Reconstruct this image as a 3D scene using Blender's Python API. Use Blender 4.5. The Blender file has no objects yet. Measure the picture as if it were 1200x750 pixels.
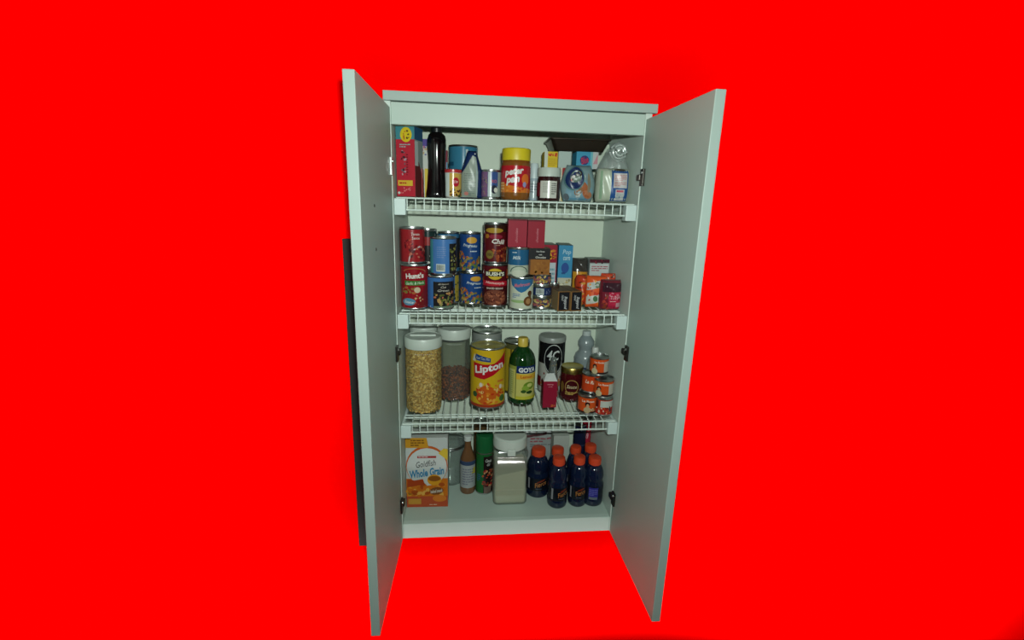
import bpy, bmesh, math, random
import numpy as np
from mathutils import Vector, Matrix

# ------------------------------------------------------------------ camera, world, lights, exposure
SC = bpy.context.scene
COL = SC.collection
F_PX, PITCH, YAW, ROLL = 553.6, 0.2393, 0.1009, 0.0296
CAM = np.array([-0.1392, -1.2914, 0.9697])
W, ZTOP = 0.6560, 1.1574
DEPTH = 0.318
ST = (0.980, 0.668, 0.3327)
SB = (0.9487, 0.639, 0.305)

def cam_axes():
    cp, sp, cy, sy = math.cos(PITCH), math.sin(PITCH), math.cos(YAW), math.sin(YAW)
    fwd = np.array([sy*cp, cy*cp, -sp]); r = np.array([cy, -sy, 0.0]); u = np.cross(r, fwd)
    return (math.cos(ROLL)*r + math.sin(ROLL)*u, -math.sin(ROLL)*r + math.cos(ROLL)*u, fwd)
AX_R, AX_U, AX_F = cam_axes()
cd = bpy.data.cameras.new('camera'); co = bpy.data.objects.new('camera', cd); COL.objects.link(co)
cd.sensor_fit = 'HORIZONTAL'; cd.sensor_width = 36.0; cd.lens = F_PX*36.0/1200.0; cd.clip_start = 0.02
m = Matrix((tuple(AX_R), tuple(AX_U), tuple(-AX_F))).transposed().to_4x4(); m.translation = Vector(CAM)
co.matrix_world = m
SC.camera = co

wd = bpy.data.worlds.new('world'); SC.world = wd; wd.use_nodes = True
wd.node_tree.nodes['Background'].inputs[0].default_value = (0.75, 0.85, 0.8, 1)
wd.node_tree.nodes['Background'].inputs[1].default_value = 0.05

def area_lamp(name, loc, aim, sx, sy, power, color, spread=180):
    l = bpy.data.lights.new(name, 'AREA'); l.shape = 'RECTANGLE'; l.size = sx; l.size_y = sy
    l.energy = power; l.color = color; l.spread = math.radians(spread)
    o = bpy.data.objects.new(name, l); COL.objects.link(o); o.location = loc
    o.rotation_euler = (Vector(aim)-Vector(loc)).to_track_quat('-Z', 'Y').to_euler()
    return o
# the camera's own flash, then added unseen spots and strips that brighten the red wall
area_lamp('camera_flash', (CAM[0]+0.03, CAM[1]-0.01, CAM[2]+0.07), (0.0, 0.1, 0.85), 0.035, 0.02, 18.5, (0.88, 0.99, 0.92))
def spot(name, loc, aim, power, cone=66, blend=1.0):
    l = bpy.data.lights.new(name, 'SPOT'); l.energy = power; l.spot_size = math.radians(cone); l.spot_blend = blend
    l.shadow_soft_size = 0.12; l.color = (1, 0.9, 0.9)
    o = bpy.data.objects.new(name, l); COL.objects.link(o); o.location = loc
    o.rotation_euler = (Vector(aim)-Vector(loc)).to_track_quat('-Z', 'Y').to_euler()
for sx in (-1, 1):
    spot('added_wall_spot_high', (sx*1.3, -1.5, 1.70), (sx*1.28, 0, 0.95), 190)
    spot('added_wall_spot_low', (sx*1.3, -1.5, -0.50), (sx*1.40, 0, -0.10), 215, 74)
area_lamp('added_wall_strip_high', (0.0, -0.40, 1.80), (0.0, 0.0, 1.48), 3.0, 0.05, 1.6, (1, 0.9, 0.9), 45)
area_lamp('added_wall_strip_low', (0.0, -0.40, -0.70), (0.0, 0.0, -0.32), 3.2, 0.05, 6.0, (1, 0.9, 0.9), 44)
SC.view_settings.view_transform = 'Standard'; SC.view_settings.look = 'None'
SC.view_settings.gamma = 1.0; SC.view_settings.use_curve_mapping = False
SC.view_settings.exposure = 0.0

# ------------------------------------------------------------------ picture-to-place helpers
def ray(u, v):
    return AX_F + AX_R*((u-600)/F_PX) + AX_U*((375-v)/F_PX)
def at_y(u, v, y):
    d = ray(u, v); return CAM + d*((y-CAM[1])/d[1])
def at_z(u, v, z):
    d = ray(u, v); return CAM + d*((z-CAM[2])/d[2])
def dist(p):
    return float((np.array(p)-CAM) @ AX_F)

# ------------------------------------------------------------------ materials
def lin(c):
    return tuple(((x/255)/12.92 if x/255 <= 0.04045 else ((x/255+0.055)/1.055)**2.4) for x in c)
MATS = {}
ALB = 0.74
def mat(c, rough=0.5, metal=0.0, spec=0.4, var=0.10, scale=40, bump=0.0, gain=1.0, coat=0.0):
    key = (tuple(c), rough, metal, spec, var, scale, bump, gain, coat)
    if key in MATS: return MATS[key]
    m = bpy.data.materials.new('finish_%d' % len(MATS)); m.use_nodes = True
    nt = m.node_tree; b = nt.nodes['Principled BSDF']
    l = [min(0.95, x*gain*(ALB if not metal and gain < 1.2 else 1)) for x in lin(c)]
    n = nt.nodes.new('ShaderNodeTexNoise'); n.inputs['Scale'].default_value = scale; n.inputs['Detail'].default_value = 4
    tc = nt.nodes.new('ShaderNodeTexCoord'); nt.links.new(tc.outputs['Object'], n.inputs['Vector'])
    mx = nt.nodes.new('ShaderNodeMixRGB')
    mx.inputs[1].default_value = (*[x*(1-var) for x in l], 1); mx.inputs[2].default_value = (*[min(1, x*(1+var)) for x in l], 1)
    nt.links.new(n.outputs['Fac'], mx.inputs[0]); nt.links.new(mx.outputs[0], b.inputs['Base Color'])
    b.inputs['Roughness'].default_value = rough; b.inputs['Metallic'].default_value = metal
    b.inputs['Specular IOR Level'].default_value = spec; b.inputs['Coat Weight'].default_value = coat
    if bump:
        bp = nt.nodes.new('ShaderNodeBump'); bp.inputs['Strength'].default_value = bump; bp.inputs['Distance'].default_value = 0.002
        nt.links.new(n.outputs['Fac'], bp.inputs['Height']); nt.links.new(bp.outputs[0], b.inputs['Normal'])
    MATS[key] = m; return m
def film(tint=(0.9, 0.93, 0.92), gloss=0.12, rough=0.08, haze=0.0):
    key = ('film', tint, gloss, rough, haze)
    if key in MATS: return MATS[key]
    m = bpy.data.materials.new('clear_plastic_%d' % len(MATS)); m.use_nodes = True
    nt = m.node_tree; nt.nodes.clear(); o = nt.nodes.new('ShaderNodeOutputMaterial')
    t = nt.nodes.new('ShaderNodeBsdfTransparent'); t.inputs[0].default_value = (*tint, 1)
    g = nt.nodes.new('ShaderNodeBsdfGlossy'); g.inputs['Roughness'].default_value = rough; g.inputs[0].default_value = (0.9, 0.95, 0.93, 1)
    fr = nt.nodes.new('ShaderNodeLayerWeight'); fr.inputs[0].default_value = 0.25
    ma = nt.nodes.new('ShaderNodeMath'); ma.operation = 'MULTIPLY_ADD'; ma.inputs[1].default_value = 0.5; ma.inputs[2].default_value = gloss
    nt.links.new(fr.outputs['Fresnel'], ma.inputs[0])
    mx = nt.nodes.new('ShaderNodeMixShader'); nt.links.new(ma.outputs[0], mx.inputs[0])
    nt.links.new(t.outputs[0], mx.inputs[1]); nt.links.new(g.outputs[0], mx.inputs[2])
    last = mx
    if haze:
        d = nt.nodes.new('ShaderNodeBsdfDiffuse'); d.inputs[0].default_value = (0.42, 0.47, 0.45, 1)
        m2 = nt.nodes.new('ShaderNodeMixShader'); m2.inputs[0].default_value = haze
        nt.links.new(mx.outputs[0], m2.inputs[1]); nt.links.new(d.outputs[0], m2.inputs[2]); last = m2
    nt.links.new(last.outputs[0], o.inputs[0]); MATS[key] = m; return m

CAB = mat((186, 205, 194), 0.42, spec=0.35, var=0.025, scale=6)
DOOR_IN = mat((172, 194, 184), 0.5, spec=0.3, var=0.03, scale=5)
EDGE = mat((172, 190, 182), 0.5, var=0.02)
WIRE = mat((212, 226, 218), 0.35, var=0.02)
BRKT = mat((205, 222, 218), 0.4, var=0.02)
TIN = mat((185, 190, 188), 0.28, metal=1.0, var=0.05)
TIN_DK = mat((120, 120, 116), 0.35, metal=1.0, var=0.1)
GOLD = mat((170, 150, 80), 0.3, metal=1.0, var=0.1)
PAPER = 0.42

# ------------------------------------------------------------------ mesh helpers
def link(name, me, parent=None, loc=None):
    o = bpy.data.objects.new(name, me); COL.objects.link(o)
    if parent: o.parent = parent
    if loc is not None: o.location = loc
    return o
def smooth(me, ang=35):
    for p in me.polygons: p.use_smooth = True
    bm = bmesh.new(); bm.from_mesh(me)
    for e in bm.edges:
        if len(e.link_faces) == 2 and e.calc_face_angle(0) > math.radians(ang): e.smooth = False
    bm.to_mesh(me); bm.free()
def from_bm(name, bm, mats, parent=None, loc=None, sm=0):
    bmesh.ops.recalc_face_normals(bm, faces=bm.faces[:])
    me = bpy.data.meshes.new(name); bm.to_mesh(me); bm.free()
    for mm in (mats if isinstance(mats, (list, tuple)) else [mats]): me.materials.append(mm)
    if sm: smooth(me, sm)
    return link(name, me, parent, loc)
def box_bm(x0, x1, y0, y1, z0, z1, bev=0.0, bm=None):
    own = bmesh.new()
    bmesh.ops.create_cube(own, size=1)
    for v in own.verts:
        v.co = Vector((x0+(v.co.x+.5)*(x1-x0), y0+(v.co.y+.5)*(y1-y0), z0+(v.co.z+.5)*(z1-z0)))
    if bev: bmesh.ops.bevel(own, geom=own.edges[:], offset=bev, segments=2, affect='EDGES', profile=0.5)
    if bm is None: return own
    me = bpy.data.meshes.new('tmp'); own.to_mesh(me); own.free(); bm.from_mesh(me); bpy.data.meshes.remove(me); return bm
def lathe_bm(prof, seg=40, bm=None):
    bm = bm or bmesh.new(); rings = []
    for r, z in prof:
        if r < 1e-6: rings.append([bm.verts.new((0, 0, z))])
        else: rings.append([bm.verts.new((r*math.cos(2*math.pi*i/seg), r*math.sin(2*math.pi*i/seg), z)) for i in range(seg)])
    for a, b in zip(rings, rings[1:]):
        for i in range(seg):
            j = (i+1) % seg
            if len(a) == 1 and len(b) == 1: continue
            if len(a) == 1: bm.faces.new((a[0], b[j], b[i]))
            elif len(b) == 1: bm.faces.new((a[i], a[j], b[0]))
            else: bm.faces.new((a[i], a[j], b[j], b[i]))
    return bm
def tube_bm(pts, r, seg=8, bm=None, closed=False):
    bm = bm or bmesh.new(); pts = [Vector(p) for p in pts]; rings = []
    n = len(pts)
    for i, p in enumerate(pts):
        a = pts[(i-1) % n] if (closed or i > 0) else p; b = pts[(i+1) % n] if (closed or i < n-1) else p
        t = (b-a).normalized(); up = Vector((0, 0, 1)) if abs(t.z) < 0.9 else Vector((1, 0, 0))
        x = t.cross(up).normalized(); y = t.cross(x)
        rings.append([bm.verts.new(p+x*r*math.cos(2*math.pi*k/seg)+y*r*math.sin(2*math.pi*k/seg)) for k in range(seg)])
    for a, b in (zip(rings, rings[1:]+[rings[0]]) if closed else zip(rings, rings[1:])):
        for k in range(seg):
            bm.faces.new((a[k], a[(k+1) % seg], b[(k+1) % seg], b[k]))
    if not closed: bm.faces.new(rings[0]); bm.faces.new(rings[-1][::-1])
    return bm
GROUND = {}
def thing(name, label, cat, loc, rotz=0.0, group=None):
    o = bpy.data.objects.new(name, None); COL.objects.link(o)
    o.empty_display_size = 0.02; o.location = loc; o.rotation_euler = (0, 0, rotz)
    o['label'] = label; o['category'] = cat
    if group: o['group'] = group
    return o

# ------------------------------------------------------------------ flat print (labels) laid on a surface
TXT = {}
def text_tris(s, shear=0.0, bold=0.0):
    key = (s, shear, bold)
    if key in TXT: return TXT[key]
    c = bpy.data.curves.new('lettering', 'FONT'); c.body = s; c.shear = shear; c.offset = bold; c.resolution_u = 2
    o = bpy.data.objects.new('lettering', c); COL.objects.link(o)
    dg = bpy.context.evaluated_depsgraph_get(); dg.update()
    me = o.evaluated_get(dg).to_mesh(); vs = [(v.co.x, v.co.y) for v in me.vertices]; fs = [tuple(p.vertices) for p in me.polygons]
    o.evaluated_get(dg).to_mesh_clear(); bpy.data.objects.remove(o); bpy.data.curves.remove(c)
    xs = [v[0] for v in vs]; ys = [v[1] for v in vs]
    cx, cy, w, h = (min(xs)+max(xs))/2, (min(ys)+max(ys))/2, max(xs)-min(xs), max(ys)-min(ys)
    TXT[key] = ([((x-cx)/w, (y-cy)/h) for x, y in vs], fs); return TXT[key]

def expand(art):
    """art list -> [(verts2d(s,t) or metric lambda, faces, colour)]"""
    return art
def build_print(name, surf, SX, SY, art, parent, maxs=0.14, loc=None, gloss=0.22, gain=None):
    gain = PAPER*0+1.0 if gain is None else gain
    mats, order = [], {}
    V, Fc, MI = [], [], []
    def mi(c):
        if c not in order:
            order[c] = len(mats); mats.append(mat(c, gloss, spec=0.12 if gloss > .4 else 0.32, var=0.06, scale=120, gain=gain*.88))
        return order[c]
    layer = 0
    def emit(vs, fs, c):
        nonlocal layer
        bm = bmesh.new(); bv = [bm.verts.new((x, y, 0)) for x, y in vs]
        for f in fs:
            try: bm.faces.new([bv[i] for i in f])
            except ValueError: pass
        bmesh.ops.triangulate(bm, faces=bm.faces[:])
        for _ in range(7):
            le = [e for e in bm.edges if abs(e.verts[0].co.x-e.verts[1].co.x) > maxs or abs(e.verts[0].co.y-e.verts[1].co.y) > 2.6*maxs]
            if not le: break
            bmesh.ops.subdivide_edges(bm, edges=le, cuts=1, use_grid_fill=True)
            bmesh.ops.triangulate(bm, faces=[f for f in bm.faces if len(f.verts) > 3])
        bm.verts.index_update(); off = len(V)
        for v in bm.verts: V.append(surf(v.co.x, v.co.y, layer))
        k = mi(c)
        for f in bm.faces:
            idx = [v.index+off for v in f.verts]
            if f.normal.z < 0: idx = idx[::-1]
            Fc.append(idx); MI.append(k)
        bm.free(); layer += 1
    def rot(vs, cs, ct, w, h, a):
        ca, sa = math.cos(math.radians(a)), math.sin(math.radians(a)); out = []
        for x, y in vs:
            X, Y = x*w*SX, y*h*SY
            out.append((cs+(X*ca-Y*sa)/SX, ct+(X*sa+Y*ca)/SY))
        return out
    for e in art:
        k = e[0]
        if k == 'R':
            _, a, b, c, d, col = e; emit([(a, b), (c, b), (c, d), (a, d)], [(0, 1, 2, 3)], col)
        elif k == 'P': emit(e[1], [tuple(range(len(e[1])))], e[2])
        elif k == 'E':
            _, cs, ct, rs, rt, col = e[:6]; a = e[6] if len(e) > 6 else 0
            vs = rot([(math.cos(i*math.pi/12), math.sin(i*math.pi/12)) for i in range(24)], cs, ct, rs, rt, a)
            emit(vs, [tuple(range(24))], col)
        elif k == 'O':
            _, cs, ct, rs, rt, wd_, col = e[:7]; a0, a1 = (e[7], e[8]) if len(e) > 8 else (0, 360)
            n = 28; vs = []
            for i in range(n+1):
                t = math.radians(a0+(a1-a0)*i/n); vs += [(cs+rs*math.cos(t), ct+rt*math.sin(t)), (cs+rs*(1-wd_)*math.cos(t), ct+rt*(1-wd_)*math.sin(t))]
            emit(vs, [(2*i, 2*i+2, 2*i+3, 2*i+1) for i in range(n)], col)
        elif k == 'T':
            _, s, cs, ct, w, h, col = e[:7]; a = e[7] if len(e) > 7 else 0; sh = e[8] if len(e) > 8 else 0.0
            bo = e[9] if len(e) > 9 else 0.02
            vs, fs = text_tris(s, sh, bo); emit(rot(vs, cs, ct, w, h, a), fs, col)
        elif k == 'B':
            _, a, b, c, d, n, sz, cols, seed = e; rnd = random.Random(seed); base = layer
            for i in range(n):
                cs, ct = rnd.uniform(a, c), rnd.uniform(b, d); q = rnd.uniform(.6, 1.3); ang = rnd.uniform(0, 180)
                vs = rot([(math.cos(j*math.pi/4), math.sin(j*math.pi/4)) for j in range(8)], cs, ct, sz*q/SX, sz*q*.65/SY, ang)
                layer = base+(i % 4)*0.5
                emit(vs, [tuple(range(8))], cols[i % len(cols)])
            layer = base+3
        elif k == 'L':
            _, a, b, c, d, n, col = e; rnd = random.Random(int(a*100)+n); h = (d-b)/n; vs, fs = [], []
            for i in range(n):
                s = a; y = d-(i+.75)*h
                while s < c-0.02:
                    w = min(rnd.uniform(.05, .16)*(c-a)*2, c-s)
                    vs += [(s, y), (s+w, y), (s+w, y+h*.5), (s, y+h*.5)]; q = len(vs)-4; fs.append((q, q+1, q+2, q+3)); s += w+.04*(c-a)
                    if i == n-1 and s > (a+c)/2: break
            emit(vs, fs, col)
        elif k == 'K':
            _, a, b, c, d = e; emit([(a, b), (c, b), (c, d), (a, d)], [(0, 1, 2, 3)], (215, 225, 220)); vs, fs = [], []
            rnd = random.Random(4); s = a+.06*(c-a)
            while s < c-.1*(c-a):
                w = rnd.uniform(.03, .08)*(c-a); vs += [(s, b+.15*(d-b)), (s+w, b+.15*(d-b)), (s+w, d-.1*(d-b)), (s, d-.1*(d-b))]
                q = len(vs)-4; fs.append((q, q+1, q+2, q+3)); s += w+rnd.uniform(.03, .07)*(c-a)
            emit(vs, fs, (40, 42, 45))
    me = bpy.data.meshes.new(name); me.from_pydata(V, [], Fc)
    for mm in mats: me.materials.append(mm)
    me.polygons.foreach_set('material_index', MI)
    for p in me.polygons: p.use_smooth = True
    me.update()
    return link(name, me, parent, loc)

# ------------------------------------------------------------------ placing round and square things
PLACED = []
def place_round(uL, uR, vT, vB, z0, y=None, dy=0.0):
    uc = (uL+uR)/2
    if y is None:
        p = at_z(uc, vB, z0); r = (uR-uL)/2*dist(p)/F_PX
        for _ in range(4):
            c = np.array([p[0], p[1]]); d = c-CAM[:2]; d /= np.linalg.norm(d); c = c+d*r
            r = (uR-uL)/2*dist((c[0], c[1], z0))/F_PX
        y = c[1]
    y += dy
    rr = (uR-uL)/2*dist((0, y, z0+.08))/F_PX
    y = min(y, DEPTH-rr-.002)
    vm = (vT+(vB if vB else vT+30))/2
    c = at_y(uc, vm, y); r = (uR-uL)/2*dist(c)/F_PX
    zt = at_y(uc, vT, y)[2]; zt = at_y(uc, vT, y+r)[2] if zt < CAM[2] else at_y(uc, vT, y-r)[2]
    cx_ = min(max(c[0], -W/2+r+.003), W/2-r-.003)
    c = (cx_, c[1], c[2])
    PLACED.append(('round', uL, uR, vT, round(c[0], 3), round(y, 3), round(r, 4), round(zt-z0, 3)))
    return c[0], y, r, zt-z0
def face_angle(x, y):
    return math.atan2(CAM[1]-y, CAM[0]-x)      # direction from thing to the viewer
def cyl_surf(r, z0, h, phi, step=0.00016):
    def f(s, t, l):
        R = r+0.0003+l*step; a = phi+s; return (R*math.cos(a), R*math.sin(a), z0+t*h)
    return f
def can(label, uL, uR, vT, vB, z0, base, art, y=None, rot=0.0, name='tin_can', cat='can', group=None, H=None, lid=TIN, dy=0.0):
    x, y, r, h = place_round(uL, uR, vT, vB, z0, y, dy)
    if H: h = H
    t = thing(name, label, cat, (x, y, z0), 0, group)
    prof = [(0, .003), (r*.90, .003), (r*.93, 0), (r*.99, .0005), (r, .0025), (r*.965, .0045), (r*.965, h-.0045), (r, h-.0025), (r*.99, h-.0003), (r*.94, h), (r*.92, h-.004)]
    from_bm('body', lathe_bm(prof, 48), TIN, t, sm=40)
    from_bm('lid', lathe_bm([(r*.925, h-.004), (r*.80, h-.004), (r*.78, h-.003), (r*.74, h-.003), (r*.72, h-.0042), (r*.4, h-.0042), (r*.38, h-.0035), (0, h-.0035)], 40), lid, t, sm=40)
    lo = .006; hh = h-.012; rl = r*.982
    full = [('R', -math.pi, 0, math.pi, 1, base)]
    build_print('label', cyl_surf(rl, lo, hh, face_angle(x, y)+rot), rl, hh, full+art, t)
    return t, x, y, r, h
def lathe_thing(name, label, cat, box, z0, parts, y=None, lab=None, rot=0.0, group=None, seg=40, dy=0.0, H=None):
    x, y, r, h = place_round(*box, z0, y, dy)
    if H: h = H
    t = thing(name, label, cat, (x, y, z0), 0, group)
    for nm, prof, mm in parts:
        from_bm(nm, lathe_bm([(a*r, b*h) for a, b in prof], seg), mm, t, sm=35)
    if lab:
        t0, t1, rf, art = lab
        build_print('label', cyl_surf(rf*r, t0*h, (t1-t0)*h, face_angle(x, y)+rot), rf*r, (t1-t0)*h, art, t)
    return t, x, y, r, h
def carton(label, uL, uR, vT, vB, z0, depth, base, art=(), y=None, rot=0.0, name='carton', cat='box', group=None, side=None, side_art=None, top_art=None, lift=0.0, H=None, rough=0.5):
    uc = (uL+uR)/2
    if y is None: y = at_z(uc, vB, z0)[1]
    a, b = at_y(uL, (vT+vB)/2, y), at_y(uR, (vT+vB)/2, y)
    w = (b[0]-a[0])/max(.5, math.cos(rot)); c = (a+b)/2
    hw = w/2+abs(depth*math.sin(rot)); c[0] = min(max(c[0], -W/2+w/2+.002), W/2-hw-.001)
    zt = at_y(uc, vT, y)[2]; h = H or zt-z0
    PLACED.append(('box', uL, uR, vT, round(c[0], 3), round(y, 3), round(w, 4), round(h, 3)))
    t = thing(name, label, cat, (c[0], y, z0), rot, group)
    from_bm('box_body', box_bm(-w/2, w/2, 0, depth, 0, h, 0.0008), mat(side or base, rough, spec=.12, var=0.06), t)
    def fs(s, tt, l): return (s*w/2, -0.0002-l*0.00012, tt*h)
    build_print('printed_front', fs, w/2, h, [('R', -1, 0, 1, 1, base)]+list(art), t, maxs=2, gloss=rough)
    if side_art:
        sx = w/2 if side_art[0] == 'right' else -w/2; sg = 1 if side_art[0] == 'right' else -1
        def ss(s, tt, l): return (sx+sg*(0.0002+l*0.00012), depth/2+sg*s*depth/2, tt*h)
        build_print('printed_side', ss, depth/2, h, side_art[1], t, maxs=2, gloss=rough)
    if top_art:
        def ts(s, tt, l): return (s*w/2, tt*depth, h+0.0002+l*0.00012)
        build_print('printed_top', ts, w/2, depth, top_art, t, maxs=2, gloss=rough)
    return t, c[0], y, w, h
def pouch(label, uL, uR, vT, vB, z0, thick, base, art=(), y=None, rot=0.0, lean=0.0, name='packet', cat='bag', group=None, width=None, crumple=0.003, seed=1, gloss=0.36, parent_extra=None, roll=0.0, power=2.4, seam=True):
    uc = (uL+uR)/2
    if y is None: y = at_z(uc, vB, z0)[1]
    a, b = at_y(uL, (vT+vB)/2, y), at_y(uR, (vT+vB)/2, y); w = b[0]-a[0]; c = (a+b)/2
    c[0] = min(max(c[0], -W/2+w/2+.004), W/2-w/2-.004-.5*thick*abs(math.sin(rot)))
    h = at_y(uc, vT, y)[2]-z0
    width = width or (lambda t: 1.0-.10*abs(2*t-1)**6)
    rnd = random.Random(seed); ph = [(rnd.uniform(20, 60), rnd.uniform(20, 60), rnd.uniform(0, 6.3)) for _ in range(5)]
    def thickf(s, t):
        e = max(0, 1-abs(s)**power)**.6*max(0, 1-abs(2*t-1)**5)**.5
        return thick/2*e
    def pt(s, t, sgn, off=0.0):
        X = s*w/2*width(t); Z = t*h
        q = sum(math.sin(A*X*4+B*Z*3+P) for A, B, P in ph)/5*crumple*(1-abs(s)**4)
        yy = thick/2+sgn*(thickf(s, t)+off)+q*(1 if sgn > 0 else 1)
        ca, sa = math.cos(roll), math.sin(roll); X, Z2 = X*ca-(Z-h/2)*sa, h/2+X*sa+(Z-h/2)*ca
        return (X, yy+lean*Z2, Z2)
    t_ = thing(name, label, cat, (c[0], y, z0), rot, group)
    ns, nt_ = 36, 40; bm = bmesh.new(); G = {}
    for sg in (-1, 1):
        for i in range(ns+1):
            for j in range(nt_+1):
                edge = i in (0, ns) or j in (0, nt_)
                if edge and sg == 1: G[sg, i, j] = G[-1, i, j]; continue
                G[sg, i, j] = bm.verts.new(pt(-1+2*i/ns, j/nt_, sg))
        for i in range(ns):
            for j in range(nt_):
                bm.faces.new((G[sg, i, j], G[sg, i+1, j], G[sg, i+1, j+1], G[sg, i, j+1]))
    from_bm('wrapper', bm, base if isinstance(base, bpy.types.Material) else mat(base, gloss, var=0.12, scale=60), t_, sm=60)
    if art:
        build_print('label', lambda s, tt, l: pt(s, tt, -1, 0.0009+l*0.0002), w/2, h, list(art), t_, maxs=0.07, gloss=gloss)
    return t_, c[0], y, w, h

# ------------------------------------------------------------------ room shell
def structure(name, bm, mm):
    o = from_bm(name, bm, mm); o['kind'] = 'structure'; return o
RED = mat((255, 0, 0), 1.0, spec=0.0, var=0.0, gain=1.3)
ROOM = mat((62, 62, 58), 0.9, var=0.03)
FL = mat((62, 54, 46), 0.6, var=0.15, scale=9)
HW = W/2+0.018; ZF, ZC = -0.74, 1.90; ZB, ZU = -0.05, 1.235
bm = bmesh.new()
box_bm(-2.3, -HW, .012, .40, ZF, ZC, bm=bm); box_bm(HW, 2.3, .012, .40, ZF, ZC, bm=bm)
box_bm(-HW, HW, .012, .40, ZF, ZB, bm=bm); box_bm(-HW, HW, .012, .40, ZU, ZC, bm=bm)
structure('wall_back', bm, RED)
structure('floor', box_bm(-2.3, 2.3, -3.0, .012, ZF-.02, ZF), FL)
structure('ceiling', box_bm(-2.3, 2.3, -3.0, .012, ZC, ZC+.02), ROOM)
structure('wall_left', box_bm(-2.32, -2.3, -3.0, .4, ZF, ZC), ROOM)
structure('wall_right', box_bm(2.3, 2.32, -3.0, .4, ZF, ZC), ROOM)
structure('wall_front', box_bm(-2.3, 2.3, -3.02, -3.0, ZF, ZC), ROOM)
# added near-black board painting in the unlit gap left of the cabinet, olive board on the right
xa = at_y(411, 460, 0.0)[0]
structure('gap_shade_board', box_bm(xa, -HW-.004, .0, .012, -.07, .87), mat((20, 17, 12), 0.7, var=0.4, scale=9))
structure('trim_2', box_bm(HW+.004, HW+.062, .0, .012, -.07, .5), mat((120, 118, 84), 0.7, var=0.1))

# ------------------------------------------------------------------ the cabinet
cab = thing('pantry_cabinet', 'tall pale grey-green pantry cabinet with both doors swung open', 'cabinet', (0, 0, -.05))
def cpart(name, x0, x1, y0, y1, z0, z1, mm=CAB, bev=.001):
    o = from_bm(name, box_bm(x0, x1, y0, y1, z0+.05, z1+.05, bev), mm, cab); return o
SIDE = mat((212, 228, 218), .45, spec=.3, var=.02); BACK = mat((208, 220, 202), .5, spec=.25, var=.02)
cpart('side_panel', -HW, -W/2, 0, DEPTH, -.05, 1.212, SIDE); cpart('side_panel', W/2, HW, 0, DEPTH, -.05, 1.212, SIDE)
cpart('back_panel', -HW, HW, DEPTH, DEPTH+.006, -.05, 1.224, BACK)
cpart('floor_panel', -W/2, W/2, .018, DEPTH, -.016, 0)
cpart('bottom_rail', -W/2, W/2, 0, .018, -.05, 0.001, mat((200, 218, 208), .5, var=.02), .002)
cpart('ceiling_panel', -W/2, W/2, .018, DEPTH, 1.207, 1.224)
cpart('top_rail', -W/2, W/2, 0, .018, ZTOP, 1.21, CAB, .0015)
cpart('crown_board', -HW, HW+.012, -.004, .018, 1.2125, 1.235, EDGE, .0015)
def door(sign, ang, ln):
    o = from_bm('door', box_bm(0, .022, -ln, 0, 0, 1.247, .0015), [DOOR_IN, EDGE], cab, (sign*(W/2+.0015), -.003, .0))
    if sign < 0:
        for v in o.data.vertices: v.co.x = -v.co.x
        o.data.flip_normals()
    for p in o.data.polygons:
        if p.normal.y < -0.5: p.material_index = 1
    o.rotation_euler = (0, 0, sign*ang); return o
dl = door(-1, .0296, .3392); dr = door(1, .0179, .345)
MET = mat((60, 58, 54), 0.35, metal=.8, var=.2); SIL = mat((190, 196, 194), .3, metal=.8)
def hinge(d, sign, z, white=False):
    bm = bmesh.new(); s = -sign
    box_bm(min(0, s*.006), max(0, s*.006), -.026, -.004, z-.022, z+.022, .001, bm)
    if not white: box_bm(min(0, s*.010), max(0, s*.010), -.010, .012, z-.008, z+.008, .002, bm)
    o = from_bm('hinge', bm, SIL if white else MET, d)
    q = from_bm('hinge_screw', lathe_bm([(0, .0), (.003, 0), (.003, .002), (0, .003)], 10), SIL, d, (s*.006, -.018, z+.012)); q.rotation_euler = (0, s*math.pi/2, 0)
for z in (1.05+.05, .56+.05, .08+.05): hinge(dr, 1, z)
hinge(dl, -1, 1.055+.05, True)
for z in (.56+.05, .08+.05): hinge(dl, -1, z)
for v in (241, 292):
    p = at_y(434, v, -.22)
    o = from_bm('screw_hole', lathe_bm([(0, 0), (.0035, 0), (.0035, .0008), (.0018, .001), (0, .0002)], 12), MET, dl, (.0004, -.22, p[2]+.05)); o.rotation_euler = (0, math.pi/2, 0)

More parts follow.
